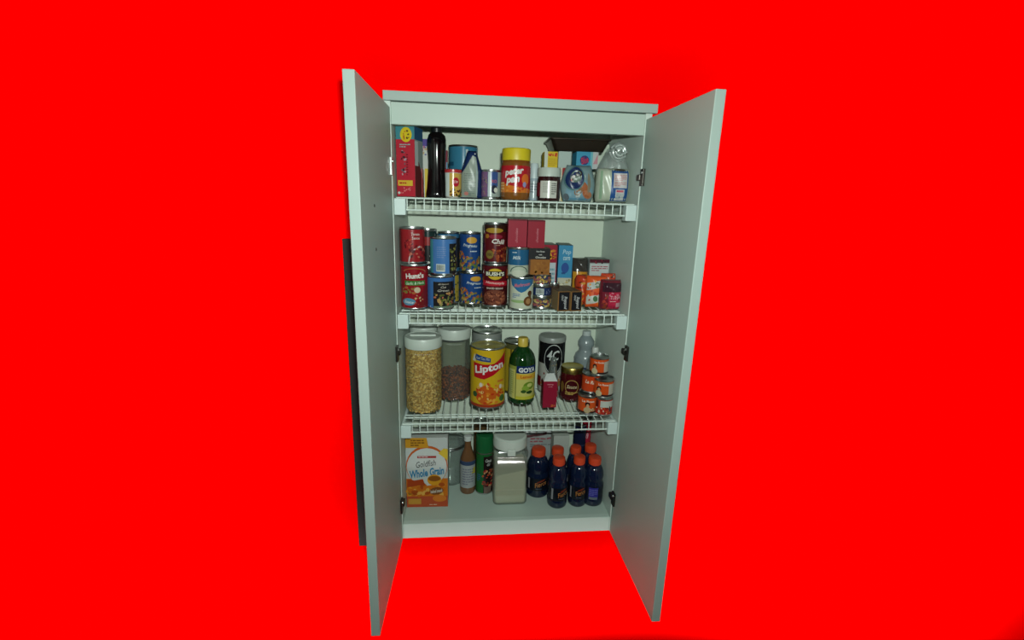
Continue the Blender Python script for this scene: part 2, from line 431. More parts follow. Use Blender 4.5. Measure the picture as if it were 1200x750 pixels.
# ------------------------------------------------------------------ wire shelves
NAMES = ['white wire shelf carrying the boxes and jars, topmost in the cabinet', 'white wire shelf carrying the stacked tin cans, middle of three', 'white wire shelf carrying the cereal jars, lowest of three']
PITCHW = 0.0222
rod_me = {}
for k in range(3):
    zt, zb = ST[k], SB[k]
    t = thing('wire_shelf', NAMES[k], 'shelf', (0, 0, zb-.004), 0, 'wire shelves in the cabinet')
    z = zt-zb+.004; x0, x1 = -W/2+.006, W/2-.006
    def rod(nm, y, zz, r=.0026): from_bm(nm, tube_bm([(x0, y, zz), (x1, y, zz)], r, 8), WIRE, t, sm=60)
    rod('front_rod', .012, z-.001); rod('lower_front_rod', .012, .004); rod('middle_rod', .060, z-.0035); rod('support_rod', .078, z-.0035, .002)
    rod('back_rod', .290, z-.0035)
    if 'm' not in rod_me:
        bmw = tube_bm([(0, .292, 0), (0, .0145, 0), (0, .0095, -.0015), (0, .0092, -.012), (0, .0092, -.0305)], .0015, 6)
        rod_me['m'] = from_bm('cross_wire', bmw, WIRE, t, sm=60)
        cw = rod_me['m']; cw.location = (x0+.028, 0, z+.0012); n0 = 1
    else: n0 = 0
    nw = 27
    for i in range(n0, nw):
        c = cw.copy(); COL.objects.link(c); c.parent = t; c.location = (x0+.030-.002+i*PITCHW, 0, z+.0012)
    for s in (-1, 1):
        xe = s*W/2
        xe -= s*.001
        bx = box_bm(min(xe, xe-s*.030), max(xe, xe-s*.030), .001, .030, -.010, z-.002, .002)
        from_bm('end_bracket', bx, BRKT, t)
        bx = box_bm(min(xe, xe-s*.008), max(xe, xe-s*.008), .030, .29, z-.022, z-.006, .001)
        from_bm('side_rest', bx, BRKT, t)
Z1, Z2, Z3 = ST[0]+.0032, ST[1]+.0032, ST[2]+.0032
Z0 = 0.0005

R_ = (178, 26, 36); WH = (206, 218, 210); BK = (26, 26, 30); YE = (222, 190, 40); OR = (226, 98, 30); BL = (34, 82, 160)
# ================================================================== TOP SHELF
carton('tall red carton with yellow sunburst badge, standing leftmost on top shelf', 464, 486.5, 148, 230, Z1, .055, (190, 44, 60),
       [('R', -1, .82, 1, 1, (70, 140, 150)), ('E', .1, .885, .62, .105, (226, 200, 40)), ('B', -.35, .83, .5, .95, 10, .003, [(200, 130, 40), (90, 70, 40)], 3),
        ('L', -.6, .70, .55, .76, 2, (150, 170, 170)), ('B', -.4, .30, .0, .66, 14, .004, [(70, 40, 50), (120, 90, 100), (180, 150, 160)], 5), ('L', .1, .3, .3, .62, 9, (110, 30, 40)),
        ('R', -.85, .155, .75, .235, (226, 186, 60)), ('L', -.7, .17, .6, .22, 1, (180, 60, 40)), ('B', -.6, .05, .5, .13, 8, .003, [(220, 120, 120)], 2), ('E', -.75, .05, .12, .02, WH)],
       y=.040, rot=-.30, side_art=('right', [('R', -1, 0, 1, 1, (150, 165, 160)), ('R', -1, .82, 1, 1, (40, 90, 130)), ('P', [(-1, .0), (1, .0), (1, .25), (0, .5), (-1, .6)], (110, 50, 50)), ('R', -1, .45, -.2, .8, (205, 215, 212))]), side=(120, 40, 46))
carton('thin carton with red and white wedge, between tall red carton and black bottle', 487.5, 495, 197, 230, Z1, .05, (196, 66, 70), [('P', [(-.4, 0), (.5, 0), (.2, .9), (0, .9)], (214, 205, 200)), ('R', -1, 0, 1, .1, (180, 40, 50))], y=.075)
carton('slim purple, white and yellow carton behind the black bottle', 493.5, 507, 163, 229, Z1, .04, (205, 208, 200), [('R', -1, .88, 1, 1, (84, 70, 150)), ('B', -.8, .72, .8, .88, 12, .004, [(180, 80, 120), (190, 160, 120), (90, 80, 150)], 8), ('R', -.4, .0, 1, .5, (222, 196, 70)), ('P', [(-1, 0), (-.5, 0), (-.9, .9), (-1, .9)], (120, 40, 50))], y=.13)
BLK = mat((14, 10, 12), 0.12, spec=.7, var=.2)
lathe_thing('syrup_bottle', 'tall glossy black plastic bottle with pinched waist on top shelf', 'bottle', (499, 525, 147, 230), Z1,
    [('body', [(0, 0), (.95, 0), (1, .02), (.98, .07), (.90, .14), (.84, .26), (.78, .4), (.76, .5), (.79, .62), (.84, .74), (.84, .82), (.74, .885), (.5, .92), (.34, .93), (0, .93)], BLK),
     ('cap', [(.36, .92), (.46, .925), (.47, .995), (.4, 1), (0, 1)], mat((20, 26, 28), .35))], y=.075)
can('large teal blue can with dark food photo behind the small cup', 526, 560, 169, 230, Z1, (60, 128, 158),
    [('R', -1.6, .12, 1.6, .55, (44, 60, 60)), ('B', -1.2, .2, 1.2, .52, 26, .006, [(90, 100, 80), (60, 84, 100), (110, 90, 70)], 11), ('R', .25, .1, .42, .95, (190, 205, 205)), ('R', -1.6, .62, -.6, .7, (30, 80, 110))], y=.21, rot=-.1)
carton('narrow red carton just right of the black bottle', 518.5, 524.5, 176, 230, Z1, .03, (120, 20, 40), [('R', .5, 0, 1, .75, (90, 150, 180))], y=.14)
lathe_thing('snack_cup', 'small cup with red rim and yellow and red label, right of the black bottle', 'cup', (521, 541, 198, 230), Z1,
    [('body', [(0, 0), (.82, 0), (.86, .03), (.97, .9), (.97, .93), (.9, .93), (0, .93)], mat((180, 180, 172), .3)), ('lid', [(.99, .88), (1.0, .9), (1, .985), (.9, 1), (0, .99)], mat((176, 40, 46), .3))],
    y=.055, lab=(.05, .86, .965, [('R', -.9, 0, 1.5, 1, (208, 168, 80)), ('R', -1.1, 0, -.45, 1, (205, 214, 210)), ('E', .35, .62, .42, .2, (186, 30, 52)), ('T', 'Dip', .35, .62, .5, .14, (235, 200, 190), 10, .3), ('B', -.3, .0, 1.2, .3, 20, .004, [(70, 40, 30), (120, 60, 30), (60, 80, 40)], 5)]))  # white strip on the cup's left side is a painted highlight
# grey-backed pouch with blue sides
pouch('grey-backed sauce pouch with blue edge and pointed neck, on top shelf', 540, 566, 176, 232, Z1, .036, (20, 42, 88),
      [('P', [(-1, .02), (.5, .02), (.62, .86), (.1, .9), (-.3, .80), (-.95, .52)], (150, 162, 150)), ('L', -.72, .36, .30, .53, 5, (112, 124, 118)), ('R', -.8, .335, .36, .345, (80, 92, 92)), ('L', -.72, .06, .30, .32, 8, (118, 130, 124)), ('E', .55, .93, .12, .02, (210, 220, 225)), ('R', .42, .05, .5, .8, (170, 188, 190)), ('E', -.5, .1, .2, .04, (200, 130, 120))],
      y=.045, width=lambda t: 1.0 if t < .5 else 1-.62*((t-.5)/.5)**1.2, seed=3)
can('small can with purple, white and blue label left of the peanut butter', 564, 586.5, 198.5, 232, Z1, (70, 84, 130),
    [('R', -1.5, 0, -.35, 1, (126, 92, 130)), ('B', -1.2, .1, -.4, .9, 18, .003, [(150, 110, 120), (90, 70, 110), (150, 150, 110)], 6), ('R', -.3, 0, -.02, 1, (200, 212, 212)), ('R', .0, .42, .8, 1, (56, 84, 140)), ('R', .75, .0, 1.6, 1, (160, 178, 170)), ('T', 'RO', .35, .62, .5, .13, (200, 90, 90)), ('R', .0, .0, .8, .42, (160, 172, 165)), ('E', .35, .3, .35, .17, (40, 44, 60)), ('E', .5, .27, .2, .1, (214, 214, 200))], y=.06)  # pale band next to the purple is a highlight painted into the label
lathe_thing('peanut_butter_jar', 'large peanut butter jar with yellow lid and red label on top shelf', 'jar', (587, 622, 172.5, 234), Z1,
    [('body', [(0, 0), (.86, 0), (.95, .03), (.98, .08), (.98, .70), (.95, .75), (.90, .78), (0, .78)], mat((126, 76, 26), .18, spec=.6, var=.15)),
     ('lid', [(.93, .765), (.95, .77), (.96, .96), (.93, .99), (.88, 1), (0, 1)], mat((208, 188, 34), .4))], y=.05,
    lab=(.14, .66, .985, [('R', -1.5, 0, 1.5, 1, (184, 30, 40)), ('P', [(-1.5, .0), (1.5, .0), (1.5, .12), (0, .22), (-1.5, .42)], (214, 120, 40)), ('B', -1.1, .05, 1.2, .25, 14, .004, [(226, 150, 60), (190, 60, 40)], 9), ('E', .7, .5, .3, .2, (222, 110, 40)),
     ('T', 'peter', -.12, .74, 1.35, .30, (226, 226, 220), 8, .25, .045), ('T', 'pan', -.2, .42, .95, .28, (226, 226, 220), 8, .25, .045), ('E', .62, .3, .14, .1, (150, 150, 190)), ('L', -1.2, .0, -.8, .4, 4, (230, 190, 120))]))
lathe_thing('spice_bottle', 'slim pale spice bottle between peanut butter and white-lidded jar', 'bottle', (620.5, 631, 191, 233.5), Z1,
    [('body', [(0, 0), (.95, 0), (1, .04), (1, .55), (.92, .6), (0, .6)], mat((150, 168, 176), .3)), ('lid', [(.9, .59), (.96, .6), (.96, .95), (.8, 1), (0, 1)], mat((190, 204, 206), .35))], y=.085, lab=(.06, .52, 1.0, [('R', -1.4, 0, 1.4, 1, (170, 184, 186)), ('L', -.8, .3, .8, .9, 4, (110, 122, 130))]))
lathe_thing('spread_jar', 'dark maroon jar with white lid and white back label on top shelf', 'jar', (629, 657, 196, 235), Z1,
    [('body', [(0, 0), (.9, 0), (.96, .04), (.98, .1), (.98, .6), (.92, .72), (.92, .74), (0, .74)], mat((48, 18, 20), .15, spec=.6)), ('lid', [(.93, .73), (.98, .735), (.98, .97), (.94, 1), (0, 1)], mat((184, 194, 184), .45))], y=.055,
    lab=(.08, .6, .985, [('R', -.75, 0, .75, 1, (205, 206, 196)), ('L', -.5, .3, .1, .9, 6, (160, 160, 152)), ('L', .25, .2, .7, .9, 6, (90, 90, 88)), ('R', -1.3, .1, -.75, .9, (110, 36, 44))]))
_, cx_, cy_, cw_, ch_ = carton('cream and red carton behind the blue oval packet', 656.5, 692, 194.5, 235, Z1, .10, (200, 184, 130), [('R', -1, .68, .2, 1, (156, 40, 48)), ('R', -1, 0, -.9, 1, (220, 214, 190)), ('B', -.6, .05, .2, .6, 16, .003, [(214, 206, 160), (180, 160, 90)], 7)], y=.115, H=.094)
can('dark-lidded can hidden behind the white-lidded jar, under the yellow carton', 630, 656, 197, 232, Z1, (90, 60, 50), [], y=.155, H=.094)
ZU1 = Z1+.0945
carton('small white and yellow carton stacked behind the white-lidded jar', 638, 653.5, 177.5, 197, ZU1, .05, (222, 190, 40), [('R', -1, 0, -.5, 1, (210, 216, 200)), ('B', -.4, .72, .9, .9, 12, .003, [(214, 80, 40)], 4), ('L', -.4, .1, .9, .6, 5, (196, 160, 30))], y=.135)
carton('plain white carton stacked between yellow and light blue cartons', 654.5, 670, 177.5, 194.5, ZU1, .06, (182, 198, 192), [('R', .9, 0, 1, 1, (120, 130, 128))], y=.13)
carton('small light blue carton with red script, stacked under dark baking pan', 675.5, 701, 178, 194, ZU1, .06, (70, 156, 190), [('R', .3, 0, .5, 1, (120, 190, 200)), ('R', .5, 0, 1, 1, (196, 200, 200)), ('P', [(.55, .3), (.95, .3), (.95, .9)], (206, 150, 160)), ('E', -.25, .5, .42, .28, (60, 60, 120), 20), ('T', 'Blue', -.25, .5, .7, .4, (196, 60, 80), 20, .4)], y=.13)
# dark baking pan
def pan():
    y = .175; a, b = at_y(642, 168, y), at_y(712, 168, y); w = b[0]-a[0]; zc = ZU1+.05
    zt = at_y(677, 165, y)[2]; z0 = max(ZU1+.046, at_y(677, 178.5, y)[2]); h = zt-z0
    t = thing('baking_pan', 'dark tapered baking pan lying across the small cartons', 'pan', ((a[0]+b[0])/2, y+.02, z0), -.02)
    bm = bmesh.new(); DKP = mat((52, 44, 36), .35, metal=.7, var=.3, scale=20)
    def ring(wx, wy, z, n=6):
        vs = []
        for cx, cy, a0 in ((wx, wy, 0), (-wx, wy, 90), (-wx, -wy, 180), (wx, -wy, 270)):
            for i in range(n+1):
                t_ = math.radians(a0+90*i/n); vs.append(bm.verts.new((cx-math.copysign(.012, cx)+.012*math.cos(t_), cy-math.copysign(.012, cy)+.012*math.sin(t_), z)))
        return vs
    rs = [ring(w/2*.80, .050, 0), ring(w/2*.95, .062, h*.9), ring(w/2, .068, h*.92), ring(w/2, .068, h), ring(w/2*.93, .060, h*.98), ring(w/2*.78, .048, .002)]
    for p, q in zip(rs, rs[1:]):
        for i in range(len(p)): bm.faces.new((p[i], p[(i+1) % len(p)], q[(i+1) % len(q)], q[i]))
    bm.faces.new(rs[0][::-1]); bm.faces.new(rs[-1])
    from_bm('pan_body', bm, DKP, t, sm=30)
    from_bm('rim', tube_bm([(w/2*c, .068*s, h) for c, s in ((1, .8), (.97, 1), (-.97, 1), (-1, .8), (-1, -.8), (-.97, -1), (.97, -1), (1, -.8))], .0016, 6, closed=True), mat((88, 82, 70), .3, metal=.8), t)
pan()
# bag with blue oval
pouch('crumpled clear packet with blue oval badge and brown lower half, top shelf right', 659, 700, 193, 236, Z1, .05, (120, 146, 150),
      [('P', [(-.9, .02), (.75, .02), (.85, .3), (.1, .75), (-.7, .4)], (120, 160, 176)), ('P', [(-.2, .03), (.0, .04), (.35, .7), (.15, .8), (-.2, .4)], (196, 206, 204)), ('E', -.05, .30, .30, .10, (150, 110, 80), 40), ('E', .38, .30, .20, .28, (168, 96, 58), 25), ('E', .5, .2, .34, .10, (186, 120, 84), -20), ('E', .55, .5, .10, .28, (140, 130, 110)),
       ('E', -.32, .64, .60, .30, (26, 46, 92), 20), ('O', -.32, .64, .60, .34, .12, (90, 126, 130)), ('E', -.26, .68, .34, .17, (100, 122, 108), 20), ('E', -.1, .76, .2, .08, (50, 44, 40), 20), ('E', -.42, .62, .14, .10, (206, 200, 196)), ('E', -.5, .6, .06, .05, (190, 60, 60)), ('E', -.78, .12, .16, .1, (100, 110, 116)), ('R', -.6, .06, .6, .09, (90, 150, 180))],
      y=.055, seed=7, crumple=.006, width=lambda t: .70+.30*math.sin(math.pi*min(1, t*.9+.12)), gloss=.32)
# flour bag with rolled clear top
tb, bx_, by_, bw_, bh_ = pouch('white and blue sugar bag with rolled clear top, rightmost on top shelf', 704, 744, 196, 238, Z1, .06, (178, 188, 168),
      [('R', -.22, .05, .82, 1, (34, 84, 148)), ('E', .3, .93, .35, .035, (90, 80, 60)), ('R', -.1, .42, .72, .84, (208, 206, 206)), ('L', -.05, .62, .68, .8, 5, (206, 140, 140)), ('L', -.05, .46, .68, .6, 3, (196, 130, 130)), ('R', .05, .07, .58, .38, (206, 208, 208)), ('R', .1, .3, .52, .36, (200, 90, 110)), ('L', .1, .1, .54, .28, 5, (140, 160, 160)), ('R', -.85, .1, -.72, .9, (150, 180, 150))],
      y=.05, seed=9, crumple=.003, power=5, gloss=.3)
CLR = film((.80, .84, .82), .22, .15, haze=.25)
p0 = at_y(723, 179, .06)
bm = bmesh.new(); c0 = Vector((p0[0]-bx_, p0[1]-by_, p0[2]-Z1)); rnd = random.Random(2)
pts = [(c0.x+(.020-.0022*i/6*1.0)*math.cos(i*.7)*(1-.06*i/6), c0.y-.01+.004*math.sin(i*1.7), c0.z+(.020-.0022*i/6)*math.sin(i*.7)*.9) for i in range(27)]
for r_, yy in ((.022, -.012), (.017, -.020), (.010, -.024)):
    tube_bm([(c0.x+r_*math.cos(k*math.pi/8)*rnd.uniform(.9, 1.1), c0.y+yy, c0.z+r_*math.sin(k*math.pi/8)*rnd.uniform(.9, 1.1)) for k in range(16)], .0042, 8, bm, closed=True)
from_bm('rolled_top', bm, film((.84, .88, .86), .3, .12, haze=.45), tb, sm=60)
bm = bmesh.new(); G = []
q0, q1 = at_y(700, 206, .06), at_y(745, 206, .06)
for j in range(9):
    f = j/8; row = []
    for i in range(13):
        s = -1+i/6; cxx = (1-f)*0+f*(c0.x+.0); wd_ = (bw_/2*.98)*(1-f)+.022*f
        row.append(bm.verts.new((cxx+s*wd_, .03-.032*(1-s*s)**.5+.003*math.sin(s*14+f*9)+f*.0, (bh_-.004)*(1-f)+(c0.z+.012)*f)))
    G.append(row)
for a, b in zip(G, G[1:]):
    for i in range(12): bm.faces.new((a[i], a[i+1], b[i+1], b[i]))
from_bm('gathered_film', bm, film((.72, .78, .78), .2, .15, haze=.35), tb, sm=60)
def side_f(s, t, l): return (s, t, l)

# ================================================================== MIDDLE SHELF
def rims(): pass
_, hx, hy, hr, hh = can("tall red pasta sauce can with green band, front left of the middle shelf", 465, 497, 306, 363.5, Z2, (150, 22, 34),
    [('T', "Hunt's", .02, .78, 1.35, .13, (232, 230, 222), 3, .0, .04), ('O', 0, .84, .95, .12, .10, (170, 110, 60), 20, 160), ('R', -.75, .55, .8, .66, (54, 120, 52)), ('T', 'Garlic & Herb', .02, .605, 1.35, .07, (205, 222, 190), 2, .2),
     ('B', -.9, .36, .3, .5, 18, .0045, [(150, 110, 60), (120, 130, 60), (180, 90, 50)], 5), ('E', .18, .44, .22, .07, (206, 190, 160)), ('E', -.45, .15, .5, .09, (90, 140, 170)), ('T', 'Sauce', -.45, .15, .7, .07, (210, 220, 225), -6, .3), ('P', [(.1, .02), (1.1, .02), (1.1, .55), (.75, .5), (.1, .12)], (120, 30, 34)), ('B', .0, .06, .6, .32, 14, .003, [(205, 180, 130), (170, 60, 50)], 8)])
can('red sauce can with looping noodle picture, stacked on the tall red can', 468, 497, 265, 306, Z2+hh, (158, 34, 40),
    [('T', 'Tomato', .25, .86, .7, .09, (226, 214, 206), 0, 0, .01), ('T', 'Sauce', .28, .74, .62, .08, (226, 214, 206), 0, 0, .01), ('B', -.8, .45, 0, .7, 14, .003, [(80, 20, 26), (190, 70, 50)], 3), ('O', .7, -.05, 1.05, .55, .09, (206, 190, 190), 95, 180), ('B', -.2, .1, 1.2, .5, 22, .005, [(120, 30, 36), (90, 24, 30), (190, 110, 90)], 6), ('R', -1.6, 0, -.95, 1, (110, 26, 32))], y=hy+.004)
_, dx, dy_, drr, dh = can('dark-lidded can with green edged label, back left of the middle shelf', 492, 512, 312, 350, Z2, (30, 40, 36), [('R', .2, .2, 1.2, .9, (50, 120, 110))], y=.115)
can('black can with red and teal label, stacked behind the sauce cans', 491, 512, 267.5, 312, Z2+dh, (34, 34, 36), [('R', -1.6, .84, 1.6, 1, (30, 50, 50)), ('R', -.6, .6, 1.0, .84, (150, 44, 44)), ('R', .2, 0, 1.3, .58, (60, 140, 130)), ('B', .0, .1, .7, .6, 10, .004, [(30, 30, 34), (190, 190, 180)], 2)], y=.115, lid=TIN_DK)
BEAN = [('R', -1.6, 0, 1.6, 1, (62, 112, 176)), ('R', -.55, .0, 1.6, .88, (34, 32, 36)), ('B', -.45, .1, 1.2, .52, 46, .0042, [(120, 124, 60), (150, 140, 84), (190, 150, 90), (90, 96, 46), (190, 110, 80)], 3), ('T', 'All Natural', .22, .80, .8, .05, (214, 206, 190), 0, .3, .0), ('T', 'Cut', .22, .70, .4, .07, (226, 220, 206), 0, .35, .0), ('T', 'Green', .22, .59, .85, .08, (226, 220, 206), 0, .35, .0), ('R', -.5, .0, 1.6, .06, (110, 130, 110))]
BEANB = [('R', -1.6, 0, 1.6, 1, (74, 124, 186)), ('R', -1.6, 0, -.85, 1, (70, 150, 160)), ('L', -.5, .45, .2, .8, 6, (110, 140, 190)), ('K', -.55, .06, .12, .28), ('R', .45, .0, 1.6, .88, (34, 32, 36)), ('B', .5, .1, 1.2, .8, 26, .0042, [(120, 124, 60), (150, 140, 84), (90, 96, 46)], 3)]
_, gx, gy, gr, gh = can('blue and black green bean can at the front, bottom of its stack', 500.5, 532, 319, 363.5, Z2, (62, 112, 176), BEAN)
_, ux, uy, ur, uh = can('light blue can showing its barcode, stacked on the green bean can', 504, 535, 276, 318, Z2+gh, (74, 124, 186), BEANB, y=gy+.006)
_, b2x, b2y, b2r, b2h = can('blue can with yellow edge behind the green bean can', 511, 539, 317, 350, Z2, (50, 90, 140), [('R', .6, .0, 1.1, 1, (170, 150, 60)), ('B', .3, .1, 1.3, .8, 12, .004, [(40, 50, 50), (110, 110, 50)], 3)], y=gy+.085, lid=TIN)
can('teal blue can peeking over the barcode can at the back', 513, 538.5, 270.5, 312, Z2+b2h, (54, 110, 150), [('R', .6, .1, 1.4, .9, (40, 44, 50))], y=gy+.085)
PRO = [('R', -1.6, 0, 1.6, 1, (32, 70, 130)), ('E', .15, .84, .5, .09, (214, 160, 60)), ('T', 'Progresso', 0, .68, 1.35, .11, (206, 216, 220), -4, .25, .02), ('L', .0, .50, .85, .56, 1, (205, 215, 220)), ('B', -1.2, .0, 1.2, .38, 60, .0048, [(150, 130, 70), (190, 150, 80), (90, 120, 60), (170, 90, 50), (120, 110, 60)], 4), ('B', -1.3, .35, -.5, .55, 10, .005, [(190, 140, 60), (170, 90, 50)], 9)]
_, px_, py_, pr_, ph_ = can('blue soup can with vegetable picture, bottom of the stack left of the bean cans', 539, 566, 315.5, 357.5, Z2, (32, 70, 130), PRO, rot=.25)
can('blue soup can with yellow oval, stacked on the lower blue soup can', 538.5, 563.5, 271, 316, Z2+ph_, (32, 70, 130), PRO, y=py_+.004)
_, bsx, bsy, bsr, bsh = can('dark red baked beans can with yellow oval badge, below the chili can', 565, 595, 306, 360.5, Z2, (92, 20, 28),
    [('R', -1.6, .0, 1.6, .45, (70, 22, 24)), ('E', 0, .80, .62, .14, (214, 180, 50)), ('P', [(-.85, .74), (.85, .74), (.85, .87), (-.85, .87)], (40, 38, 34)), ('T', "BUSH'S", 0, .805, 1.5, .10, (226, 222, 200), 0, .0, .04), ('P', [(-1.1, .50), (1.1, .50), (1.1, .62), (-1.1, .63)], (190, 30, 48)), ('T', 'Homestyle', 0, .57, 1.5, .08, (236, 214, 206), -3, .3, .01), ('T', 'BAKED BEANS', 0, .44, 1.3, .045, (214, 206, 190)), ('E', 0, .2, .95, .2, (120, 66, 50)), ('B', -.75, .06, .75, .34, 70, .0038, [(150, 84, 60), (110, 54, 40), (170, 100, 70), (90, 40, 34)], 5), ('R', 1.0, .68, 1.4, .92, (190, 90, 40))])
can('dark red chili can with gold band, topmost above the baked beans can', 566.5, 594, 260.5, 306.5, Z2+bsh, (96, 22, 28),
    [('R', -1.6, .82, 1.6, 1, (56, 30, 22)), ('E', -.1, .86, .8, .07, (176, 140, 50)), ('E', .05, .69, .6, .06, (150, 40, 60)), ('T', 'Chili', .3, .56, 1.15, .13, (230, 224, 214), -4, .2, .03), ('L', .1, .44, .8, .47, 1, (200, 150, 120)), ('B', -.2, .03, 1.3, .38, 40, .0048, [(150, 66, 36), (110, 44, 30), (180, 90, 50)], 3), ('E', -.45, .2, .35, .12, (130, 110, 50)), ('T', '100', -.45, .2, .4, .08, (60, 40, 30)), ('E', -.7, .7, .2, .06, (170, 110, 40))], y=bsy+.003)
_, wx_, wy_, wr_, wh_ = can('white can with blue heart shape and mushrooms, front of the middle shelf', 597, 625, 321, 364.5, Z2, (200, 206, 184),
    [('P', [(-1.1, 1), (-.95, .8), (-.3, .6), (0, .55), (.3, .6), (1.1, .84), (1.3, 1)], (50, 110, 156)), ('T', 'Mushroom', .05, .82, 1.4, .12, (214, 110, 120), 8, .3), ('L', -.8, .36, -.1, .52, 3, (90, 120, 170)), ('E', -.2, .25, .8, .05, (150, 180, 120)), ('E', .62, .26, .42, .17, (110, 70, 40)), ('E', .62, .26, .22, .1, (176, 130, 84)), ('E', .75, .52, .22, .1, (90, 54, 34)), ('R', .7, .38, .9, .5, (100, 66, 40))])
_, lbx, lby, lbr, lbh = can('blue-topped white can stacked on the mushroom can', 595, 620, 288, 322, Z2+wh_, (190, 200, 180),
    [('R', -1.6, .38, 1.6, 1, (38, 96, 136)), ('T', 'Milk', -.15, .68, .8, .14, (190, 206, 210), 0, .3), ('L', -.6, .85, .3, .92, 1, (190, 205, 210)), ('O', .1, .1, .9, .26, .14, (90, 110, 100), 0, 180), ('E', .1, .05, .7, .14, (205, 208, 190))], y=wy_+.004)
tz = Z2
for i, (vt, base, lab_, art) in enumerate([(350, (60, 60, 90), 'flat tin with food picture label, bottom of the flat tin stack', 'f'), (337, (34, 50, 92), 'flat navy tin with barcode, middle of the flat tin stack', 'k'), (322.5, (60, 60, 90), 'flat tin with food picture label, top of the flat tin stack', 'f')]):
    a_ = ([('B', -1.2, .05, 1.2, .95, 60, .0042, [(196, 160, 70), (150, 120, 60), (206, 180, 110), (160, 90, 90)], 5+i)] if art == 'f' else [('K', -.6, .1, .25, .92), ('B', .4, .2, 1.0, .8, 5, .003, [(110, 120, 150)], 3)])
    zz = at_y(634, vt+1, wy_+.02)[2]
    _, fx, fy, fr_, fh = can(lab_, 623, 646, vt, vt+13, tz, base, a_, y=wy_+.022, H=.0345, name='flat_tin', group=None)
    tz += .0345
_, kx, ky, kw, kh = carton('black and caramel brown box on top of the flat tins', 620, 644.5, 291, 323, tz, .055, (150, 94, 34),
    [('R', -1, .58, 1, 1, (28, 26, 28)), ('R', -1, 0, -.86, .58, (90, 60, 40)), ('T', 'Slow Roast', .05, .88, .8, .06, (206, 206, 200)), ('T', 'with', .05, .76, .3, .05, (206, 206, 200)), ('T', 'Chocolate', .1, .66, 1.0, .08, (214, 210, 200), 0, .2), ('B', -.8, .05, .9, .5, 12, .006, [(160, 104, 40), (140, 84, 30)], 3)], y=wy_-.012)
zr = max(tz+kh, Z2+wh_+lbh)
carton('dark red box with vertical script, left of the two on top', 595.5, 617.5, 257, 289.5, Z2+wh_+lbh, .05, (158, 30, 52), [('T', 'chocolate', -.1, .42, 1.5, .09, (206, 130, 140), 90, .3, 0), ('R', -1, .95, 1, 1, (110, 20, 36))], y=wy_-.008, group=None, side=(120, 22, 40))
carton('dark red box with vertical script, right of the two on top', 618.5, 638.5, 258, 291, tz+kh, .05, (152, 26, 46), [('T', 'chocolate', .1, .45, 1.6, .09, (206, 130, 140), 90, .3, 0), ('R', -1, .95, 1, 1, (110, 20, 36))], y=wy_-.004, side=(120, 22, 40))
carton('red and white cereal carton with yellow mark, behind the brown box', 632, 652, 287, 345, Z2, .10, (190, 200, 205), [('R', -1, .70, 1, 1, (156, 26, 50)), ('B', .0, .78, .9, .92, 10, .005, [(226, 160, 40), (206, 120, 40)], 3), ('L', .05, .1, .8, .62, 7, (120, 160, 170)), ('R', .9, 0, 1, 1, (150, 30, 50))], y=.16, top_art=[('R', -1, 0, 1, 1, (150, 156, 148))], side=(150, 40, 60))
carton('blue popcorn carton with white kernels picture, behind the black boxes', 654, 670, 287.5, 345, Z2, .10, (56, 140, 182), [('R', -1, 0, 1, .45, (190, 190, 170)), ('B', -.9, .05, .9, .42, 40, .004, [(214, 210, 180), (190, 170, 110), (150, 140, 100)], 3), ('T', 'Pop', .15, .88, 1.2, .10, (170, 205, 220), 0, .2), ('T', 'corn', .15, .78, 1.0, .06, (190, 215, 220), 0, .2), ('E', 0, .62, .55, .09, (40, 80, 150)), ('L', -.5, .5, .6, .56, 1, (30, 60, 120))], y=.145, rot=-.08, top_art=[('R', -1, 0, 1, 1, (140, 150, 142))])
for (a, b, lab_) in ((653.5, 668, 'black dessert mix box lying end-on, left one of the pair'), (668.5, 682, 'black dessert mix box lying end-on, right one of the pair')):
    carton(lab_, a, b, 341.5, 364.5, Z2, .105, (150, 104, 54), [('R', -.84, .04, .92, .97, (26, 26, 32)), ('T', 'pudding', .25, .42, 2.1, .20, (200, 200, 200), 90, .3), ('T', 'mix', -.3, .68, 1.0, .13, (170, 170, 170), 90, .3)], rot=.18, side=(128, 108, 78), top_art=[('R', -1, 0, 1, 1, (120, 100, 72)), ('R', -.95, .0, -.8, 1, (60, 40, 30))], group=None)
can('dark brown can in shade between flat tins and black boxes', 643, 655, 331, 357, Z2, (70, 54, 44), [('R', -1, 0, .8, .35, (120, 130, 115))], y=.10)
pouch('yellow orange packet with dark crinkled top at the back right', 670.5, 690.5, 303, 345, Z2, .05, (66, 62, 58), [('R', -.85, .0, .9, .7, (212, 150, 50)), ('R', -.5, .1, .5, .38, (150, 160, 180)), ('T', 'noodle', .1, .55, 1.0, .07, (190, 80, 50))], y=.17, crumple=.005, seed=4, gloss=.2)
carton('dark maroon-topped carton with white panel of fine print, back right', 690, 713, 304, 345, Z2, .07, (150, 160, 158), [('R', -1, .92, 1, 1, (80, 26, 40)), ('B', -.8, .9, .8, .99, 8, .003, [(150, 40, 60), (40, 30, 34)], 3), ('R', -.95, .62, .95, .9, (200, 208, 206)), ('L', -.8, .72, .85, .86, 3, (180, 100, 110)), ('R', -1, .5, 1, .56, (140, 90, 110))], y=.18)
from_z = Z2
RAM = [('P', [(-.9, .1), (.85, .25), (.85, .5), (-.9, .35)], (206, 210, 200)), ('P', [(-.9, .55), (.9, .72), (.9, .92), (-.9, .78)], (196, 200, 196)), ('E', -.1, .3, .22, .09, (60, 110, 60), 10), ('E', 0, .73, .22, .09, (80, 110, 60), 10), ('B', -.8, .1, .9, .9, 14, .0035, [(230, 160, 60), (190, 60, 30), (220, 220, 210)], 6), ('T', 'Ramen', .2, .48, 1.0, .12, (206, 40, 30), 8, .3)]
